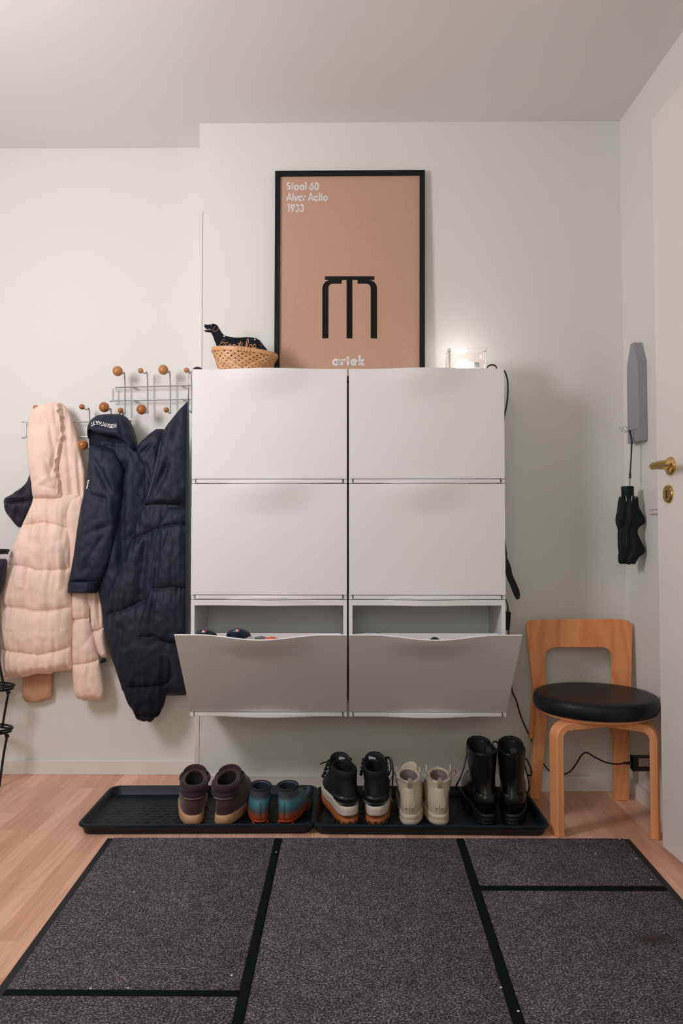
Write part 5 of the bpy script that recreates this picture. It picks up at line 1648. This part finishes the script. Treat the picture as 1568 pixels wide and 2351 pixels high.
def cream_extra(t, W, lo, kind):
    mb = MB()     # heel pull loop
    pts = [W((-0.0 + 0.0, y, z)) for y, z in ((0.0125, 0.108), (0.008, 0.125), (0.009, 0.136), (0.016, 0.140), (0.020, 0.132), (0.022, 0.118))]
    sp_ = spline([tuple(p) for p in pts], 4)
    xa = (W((1, 0, 0)) - W((0, 0, 0))).normalized()
    mb.loft([[Vector(p) - xa * 0.0055, Vector(p) + xa * 0.0055, Vector(p) + xa * 0.0055 + Vector((0, 0.0016, 0.0006)), Vector(p) - xa * 0.0055 + Vector((0, 0.0016, 0.0006))] for p in sp_])
    mb.build('pull_tab', TABM, t)
    # heel counter with its raised rectangle and monogram
    lo([(0.042, 0.043, 0.0012, 0.03, 0.0225), (0.060, 0.061, 0.0005, 0.03, 0.0225), (0.084, 0.085, 0.0040, 0.03, 0.019), (0.104, 0.105, 0.0092, 0.03, 0.0155), (0.114, 0.115, 0.0110, 0.03, 0.013)], CRB, 'heel_counter')
    mb = MB()
    objs_ = [o for o in t.children if o.name.split('.')[0] in ('upper', 'heel_counter')]
    vs_, fs_ = [], []
    for o in objs_:
        of_, b0__ = WLOC[t.name], len(vs_)
        vs_ += [Vector(v.co) + of_ for v in o.data.vertices]
        fs_ += [[i + b0__ for i in q.vertices] for q in o.data.polygons]
    tree_ = BVHTree.FromPolygons(vs_, fs_)
    dirf = (W((0, 1, 0)) - W((0, 0, 0))).normalized()
    def hp(x, z, out=0.0):
        o_ = W((x, -0.2, z))
        h_ = tree_.ray_cast(o_, dirf)[0]
        return (h_ if h_ is not None else W((x, 0.0, z))) - dirf * out
    def stroke(x0, z0, x1, z1, wd=0.0028):
        n = 4
        rings = []
        for k in range(n + 1):
            x, z = lerp(x0, x1, k / n), lerp(z0, z1, k / n)
            dx, dz = (wd / 2, 0) if abs(x1 - x0) < 1e-6 else (0, wd / 2)
            rings.append([hp(x - dx, z - dz, -0.002), hp(x + dx, z + dz, -0.002), hp(x + dx, z + dz, 0.0022), hp(x - dx, z - dz, 0.0022)])
        mb.loft(rings)
    for x0 in (-0.0145, 0.0020):
        stroke(x0, 0.049, x0, 0.066); stroke(x0 + 0.0115, 0.049, x0 + 0.0115, 0.066); stroke(x0, 0.0575, x0 + 0.0115, 0.0575)
    mb.build('monogram', CRS, t, smooth=False, bevel=0.0004)
    mb = MB()
    rings = []
    for k in range(13):
        a = lerp(-70, 70, k / 12)
        x = 0.030 * math.sin(R(a))
        y = 0.104 + 0.028 * math.cos(R(a))
        zt = (0.156 if kind == 0 else 0.142) - 0.016 * (abs(a) / 70) ** 2
        if kind == 0: zt += 0.012 * math.sin(R(a))
        rings.append([W((x, y - 0.004, 0.10)), W((x, y - 0.004, zt - 0.004)), W((x * 1.02, y, zt + 0.002)), W((x * 1.05, y + 0.004, zt - 0.004)), W((x * 1.06, y + 0.006, 0.10))])
    mb.loft(rings)
    mb.build('tongue', CRB, t, sub=1)
    mb = MB()
    for sg in ((1, -1)):
        hgt = (0.150 if sg < 0 else 0.146) if kind == 0 else (0.154 if sg < 0 else 0.156)
        rings = []
        for k in range(9):
            s = k / 8
            z = lerp(0.10, hgt, s)
            wd = lerp(0.020, 0.007, s ** 1.5)
            y = lerp(0.098, 0.112, s)
            x = sg * lerp(0.036, 0.038, s)
            rings.append([W((x + sg * 0.004 * math.cos(2 * PI * i / 12), y + wd * math.sin(2 * PI * i / 12), z)) for i in range(12)])
        mb.loft(rings)
    mb.build('ankle_flap', CRB, t, sub=1)
    mb = MB()
    if kind == 0:
        mb.tube(spline([tuple(W(p)) for p in ((-0.040, 0.11, 0.126), (-0.042, 0.06, 0.130), (-0.030, 0.02, 0.136), (-0.014, 0.012, 0.130))], 6), 0.0018, 6)
        mb.tube(spline([tuple(W(p)) for p in ((-0.040, 0.11, 0.132), (-0.056, 0.10, 0.11), (-0.062, 0.09, 0.075), (-0.050, 0.085, 0.045))], 6), 0.0018, 6)
    else:
        mb.tube(spline([tuple(W(p)) for p in ((-0.040, 0.10, 0.134), (-0.036, 0.04, 0.136), (-0.024, 0.02, 0.134))], 6), 0.0018, 6)
        mb.tube(spline([tuple(W(p)) for p in ((0.028, 0.05, 0.136), (0.038, 0.07, 0.146), (0.050, 0.08, 0.147), (0.054, 0.085, 0.136), (0.046, 0.09, 0.126))], 6), 0.0018, 6)
    mb.build('lace', TABM, t)
for px, yaw, l, kd in ((941, R(-2), 'cream leather boot with monogram heel, next to the black hiking sneakers', 0), (1010, R(-5), 'cream leather boot with monogram heel, next to the tall black lace-up boots', 1)):
    t, W, lo = make_shoe('cream_boot', l, place(px, 1898), yaw, kd == 1, cream, 'cream leather boots')
    cream_extra(t, W if kd == 0 else (lambda p, W=W: W((-p[0], p[1], p[2]))), lo, kd)

# ---- black patent boots
PAT = mat('black_patent', (0.003, 0.0045, 0.005), 0.24, bump=0.5, bscale=45, spec=0.42)
RUB = mat('black_rubber', (0.0055, 0.007, 0.008), 0.5)
BLIN = mat('black_lining', (0.005, 0.006, 0.007), 0.8)
tall = dict(mat=PAT, lining=BLIN, pad=0.004,
    upper=[(0.034, 0.034, 0.008, 0.285, 0.0437), (0.055, 0.060, 0.002, 0.282, 0.0447), (0.080, 0.095, 0.004, 0.235, 0.0426), (0.105, 0.130, 0.012, 0.172, 0.0395), (0.130, 0.150, 0.016, 0.150, 0.0395), (0.165, 0.180, 0.014, 0.148, 0.0426), (0.195, 0.205, 0.012, 0.150, 0.0447), (0.211, 0.220, 0.011, 0.150, 0.0452)],
    soles=[('sole', RUB, [(0.0, 0.0, 0.004, 0.292, 0.0447), (0.003, 0.003, 0.000, 0.296, 0.0473), (0.010, 0.010, 0.000, 0.296, 0.0473), (0.0115, 0.0115, 0.0015, 0.295, 0.0458), (0.013, 0.013, 0.000, 0.296, 0.0473), (0.022, 0.020, 0.000, 0.296, 0.0473), (0.0235, 0.0215, 0.0015, 0.295, 0.0458), (0.025, 0.023, 0.000, 0.296, 0.0473), (0.034, 0.030, 0.000, 0.295, 0.0473), (0.037, 0.033, 0.004, 0.290, 0.0447)])])
def tall_extra(t, W, lo, side):
    mb = MB()
    rings = []
    for k in range(15):
        a = lerp(-85, 85, k / 14)
        x = 0.040 * math.sin(R(a))
        y = 0.108 + 0.040 * math.cos(R(a))
        zt = 0.236 - 0.016 * (abs(a) / 85) ** 2 + 0.004 * nz(k * 0.9, side * 2.0)
        rings.append([W((x, y - 0.003, 0.17)), W((x, y - 0.003, zt - 0.003)), W((x * 1.02, y, zt + 0.002)), W((x * 1.04, y + 0.003, zt - 0.003)), W((x * 1.05, y + 0.004, 0.17))])
    mb.loft(rings)
    mb.build('tongue', BLIN, t, sub=1)
    mb = MB()       # heel pull loop
    pts = [W((0.004, y, z)) for y, z in ((0.014, 0.195), (0.008, 0.216), (0.010, 0.230), (0.018, 0.234), (0.024, 0.224), (0.024, 0.205))]
    sp_ = spline([tuple(p) for p in pts], 4)
    xa = (W((1, 0, 0)) - W((0, 0, 0))).normalized()
    mb.loft([[Vector(p) - xa * 0.009, Vector(p) + xa * 0.009, Vector(p) + xa * 0.009 + Vector((0, 0.0015, 0.0005)), Vector(p) - xa * 0.009 + Vector((0, 0.0015, 0.0005))] for p in sp_])
    mb.build('pull_loop', RUB, t)
    mb = MB()
    for k in range(6):
        z, y = 0.200 - 0.020 * k, 0.152 + 0.004 * k * (k > 3)
        mb.tube([W((-0.030, y - 0.018, z)), W((0, y + 0.003, z + 0.005)), W((0.030, y - 0.018, z))], 0.0025, 6)
    sg = side
    if sg > 0:
        mb.tube(spline([tuple(W(p)) for p in ((0.040, 0.125, 0.180), (0.050, 0.11, 0.172), (0.060, 0.10, 0.152), (0.063, 0.095, 0.132), (0.052, 0.10, 0.128), (0.044, 0.11, 0.150))], 6), 0.0026, 7)
        mb.tube(spline([tuple(W(p)) for p in ((0.042, 0.12, 0.16), (0.052, 0.11, 0.12), (0.056, 0.10, 0.09), (0.050, 0.10, 0.07))], 6), 0.0024, 7)
        mb.tube(spline([tuple(W(p)) for p in ((-0.040, 0.12, 0.216), (-0.046, 0.11, 0.226), (-0.056, 0.10, 0.222), (-0.054, 0.10, 0.206), (-0.044, 0.11, 0.20))], 6), 0.0026, 7)
    else:
        mb.tube(spline([tuple(W(p)) for p in ((-0.040, 0.12, 0.180), (-0.050, 0.11, 0.150), (-0.066, 0.10, 0.115), (-0.078, 0.10, 0.09), (-0.070, 0.11, 0.075))], 6), 0.0030, 7)
    mb.build('lace', CABLE, t)
    lo([(0.050, 0.052, 0.0006, 0.08, 0.037), (0.070, 0.074, 0.001, 0.08, 0.0375), (0.092, 0.098, 0.0065, 0.08, 0.036), (0.095, 0.101, 0.0085, 0.08, 0.035)], PAT, 'heel_counter')
for px, yaw, l, sd in ((1122, R(4), 'tall black patent lace-up boot, left of the pair beside the cream boots', -1), (1177, R(-10), 'tall black patent lace-up boot, right of the pair nearest the chair', 1)):
    t, W, lo = make_shoe('lace_up_boot', l, place(px, 1898), yaw, False, tall, 'tall black lace-up boots')
    tall_extra(t, W, lo, sd)

# ================================================================== DOORMAT
zr_ = 0.008
c_nl, c_nr = on_z(247, 1921, zr_), on_z(1445, 1923, zr_)
e_l, e_r = on_z(2, 2255, zr_), on_z(1568, 2062, zr_)
def ext(a, b, Y):
    return a + (b - a) * ((Y - a.y) / (b.y - a.y))
YE = 0.75
c_fl, c_fr = ext(c_nl, e_l, YE), ext(c_nr, e_r, YE)
mt = thing('entrance_mat', 'large charcoal entrance mat with black stripes covering the floor', 'mat', Vector(((c_nl.x + c_nr.x) / 2, (c_nl.y + YE) / 2, 0)))
MRUB = mat('mat_rubber', (0.006, 0.010, 0.012), 0.6, bump=0.2, bscale=400)
def off_(p, z): return Vector((p.x, p.y, z))
mb = MB()
quad = [c_nl, c_nr, c_fr, c_fl]
mb.loft([[off_(p, 0.0004) for p in quad], [off_(p, 0.0040) for p in quad]])
mb.build('rubber_backing', MRUB, mt, smooth=False, bevel=0.001)
PILE = mat('charcoal_pile', (0.06, 0.055, 0.06), 0.95, spec=0.1)
nt = PILE.node_tree
bs = nt.nodes['Principled BSDF']
tc = nt.nodes.new('ShaderNodeTexCoord')
def noise_node(sc, det, mpv=None):
    n_ = nt.nodes.new('ShaderNodeTexNoise')
    n_.inputs['Scale'].default_value = sc
    n_.inputs['Detail'].default_value = det
    if mpv:
        mp_ = nt.nodes.new('ShaderNodeMapping')
        mp_.inputs['Scale'].default_value = mpv
        nt.links.new(tc.outputs['Object'], mp_.inputs['Vector'])
        nt.links.new(mp_.outputs['Vector'], n_.inputs['Vector'])
    else:
        nt.links.new(tc.outputs['Object'], n_.inputs['Vector'])
    return n_
na = noise_node(230, 4)
nb = noise_node(70, 3)
nc = noise_node(9, 3)
mA = nt.nodes.new('ShaderNodeMath'); mA.operation = 'MULTIPLY_ADD'; mA.inputs[1].default_value = 0.78
mB = nt.nodes.new('ShaderNodeMath'); mB.operation = 'MULTIPLY_ADD'; mB.inputs[1].default_value = 0.18
mC = nt.nodes.new('ShaderNodeMath'); mC.operation = 'MULTIPLY'; mC.inputs[1].default_value = 0.07
nt.links.new(nc.outputs['Fac'], mC.inputs[0])
nt.links.new(nb.outputs['Fac'], mB.inputs[0]); nt.links.new(mC.outputs[0], mB.inputs[2])
nt.links.new(na.outputs['Fac'], mA.inputs[0]); nt.links.new(mB.outputs[0], mA.inputs[2])
rp = nt.nodes.new('ShaderNodeValToRGB')
rp.color_ramp.elements[0].position = 0.41; rp.color_ramp.elements[0].color = (0.030, 0.030, 0.036, 1)
rp.color_ramp.elements[1].position = 0.67; rp.color_ramp.elements[1].color = (0.38, 0.335, 0.36, 1)
e_ = rp.color_ramp.elements.new(0.54); e_.color = (0.112, 0.10, 0.112, 1)
nt.links.new(mA.outputs[0], rp.inputs['Fac'])
st_ = on_z(1500, 2157, zr_) - mt.location
vm = nt.nodes.new('ShaderNodeVectorMath'); vm.operation = 'SUBTRACT'; vm.inputs[1].default_value = (st_.x, st_.y, 0.008)
vs_ = nt.nodes.new('ShaderNodeVectorMath'); vs_.operation = 'MULTIPLY'; vs_.inputs[1].default_value = (16.0, 26.0, 0.0)
vl = nt.nodes.new('ShaderNodeVectorMath'); vl.operation = 'LENGTH'
nt.links.new(tc.outputs['Object'], vm.inputs[0]); nt.links.new(vm.outputs[0], vs_.inputs[0]); nt.links.new(vs_.outputs[0], vl.inputs[0])
sr_ = nt.nodes.new('ShaderNodeMapRange'); sr_.inputs[1].default_value = 0.25; sr_.inputs[2].default_value = 1.0; sr_.inputs[3].default_value = 0.65; sr_.inputs[4].default_value = 0.0
nt.links.new(vl.outputs['Value'], sr_.inputs[0])
sm_ = nt.nodes.new('ShaderNodeMix'); sm_.data_type = 'RGBA'
nt.links.new(sr_.outputs[0], sm_.inputs[0]); nt.links.new(rp.outputs['Color'], sm_.inputs[6]); sm_.inputs[7].default_value = (0.035, 0.024, 0.016, 1)
nt.links.new(sm_.outputs[2], bs.inputs['Base Color'])
bp = nt.nodes.new('ShaderNodeBump'); bp.inputs['Strength'].default_value = 0.8; bp.inputs['Distance'].default_value = 0.004
nt.links.new(na.outputs['Fac'], bp.inputs['Height']); nt.links.new(bp.outputs['Normal'], bs.inputs['Normal'])
STRIPE = mat('black_pile', (0.0055, 0.008, 0.009), 0.95, bump=0.8, bscale=340, spec=0.1)
# pile: one surface cut into panels and stripes
def inset(k):       # parametric point of the mat, u across, v from the wall side
    pass
def mp_(u, v, z):
    a = lerp(c_nl, c_nr, u); b = lerp(c_fl, c_fr, u)
    p = lerp(a, b, v)
    return Vector((p.x, p.y, z))
def uv_of(px, py):
    p = on_z(px, py, zr_)
    v = (p.y - c_nl.y) / (YE - c_nl.y)
    for _ in range(3):
        l_ = lerp(c_nl, c_fl, v); r_ = lerp(c_nr, c_fr, v)
        u = (p.x - l_.x) / (r_.x - l_.x)
        yn_ = lerp(lerp(c_nl.y, c_nr.y, u), YE, v)
        v += (p.y - yn_) / (YE - c_nl.y)
    return u, v
uA = [uv_of(630, 1930)[0], uv_of(647, 1930)[0]]
uB = [uv_of(1049, 1930)[0], uv_of(1067, 1930)[0]]
uA2 = [uv_of(531, 2351)[0], uv_of(559, 2351)[0]]
uB2 = [uv_of(1178, 2351)[0], uv_of(1207, 2351)[0]]
v51 = uv_of(545, 2351)[1]
vA = [uv_of(300, 2273)[1], uv_of(300, 2288)[1]]
vBs = [uv_of(1310, 2034)[1], uv_of(1310, 2046)[1]]
def us(a, b, v): return lerp(a, b, v / v51)
u_in, v_in = 0.013, 0.005
def strip(name, m, ul, ur, v0, v1, z=0.0085):
    mb = MB()
    n = 30
    rings = []
    for k in range(n + 1):
        v = lerp(v0, v1, k / n)
        a, b = ul(v), ur(v)
        rings.append([mp_(a, v, 0.003), mp_(a, v, z - 0.0015), mp_(a + 0.0012, v, z), mp_(b - 0.0012, v, z), mp_(b, v, z - 0.0015), mp_(b, v, 0.003)])
    mb.loft(rings, True, True)
    return mb.build(name, m, mt, smooth=True, angle=60)
cL, cR = (lambda v: u_in), (lambda v: 1 - u_in)
a0, a1 = (lambda v: us(uA[0], uA2[0], v)), (lambda v: us(uA[1], uA2[1], v))
b0_, b1_ = (lambda v: us(uB[0], uB2[0], v)), (lambda v: us(uB[1], uB2[1], v))
strip('pile_panel', PILE, cL, a0, v_in, vA[0])
strip('pile_panel', PILE, cL, a0, vA[1], 0.995)
strip('pile_panel', PILE, a1, b0_, v_in, 0.995)
strip('pile_panel', PILE, b1_, cR, v_in, vBs[0])
strip('pile_panel', PILE, b1_, cR, vBs[1], 0.995)
for fn in ((a0, a1, v_in, 0.995), (b0_, b1_, v_in, 0.995), (cL, a0, vA[0], vA[1]), (b1_, cR, vBs[0], vBs[1])):
    strip('black_stripe', STRIPE, *fn, z=0.0082)
# crumbs of white grit on the mat
mb = MB()
for px, py in ((1422, 1927), (1368, 1960), (1460, 1971), (1495, 2020), (308, 2048), (634, 1957), (208, 2270), (294, 2269), (532, 2240), (92, 2135), (1150, 2268), (1190, 2322)):
    p = on_z(px, py, 0.009)
    mb.sphere((p.x, p.y, 0.0095), 0.0022, 8, 5, sc=(1.3, 1.0, 0.6))
g = mb.build('grit', WHITEP)
g['kind'] = 'stuff'
tag(g, 'scattered white crumbs of grit lying on the charcoal entrance mat', 'grit')
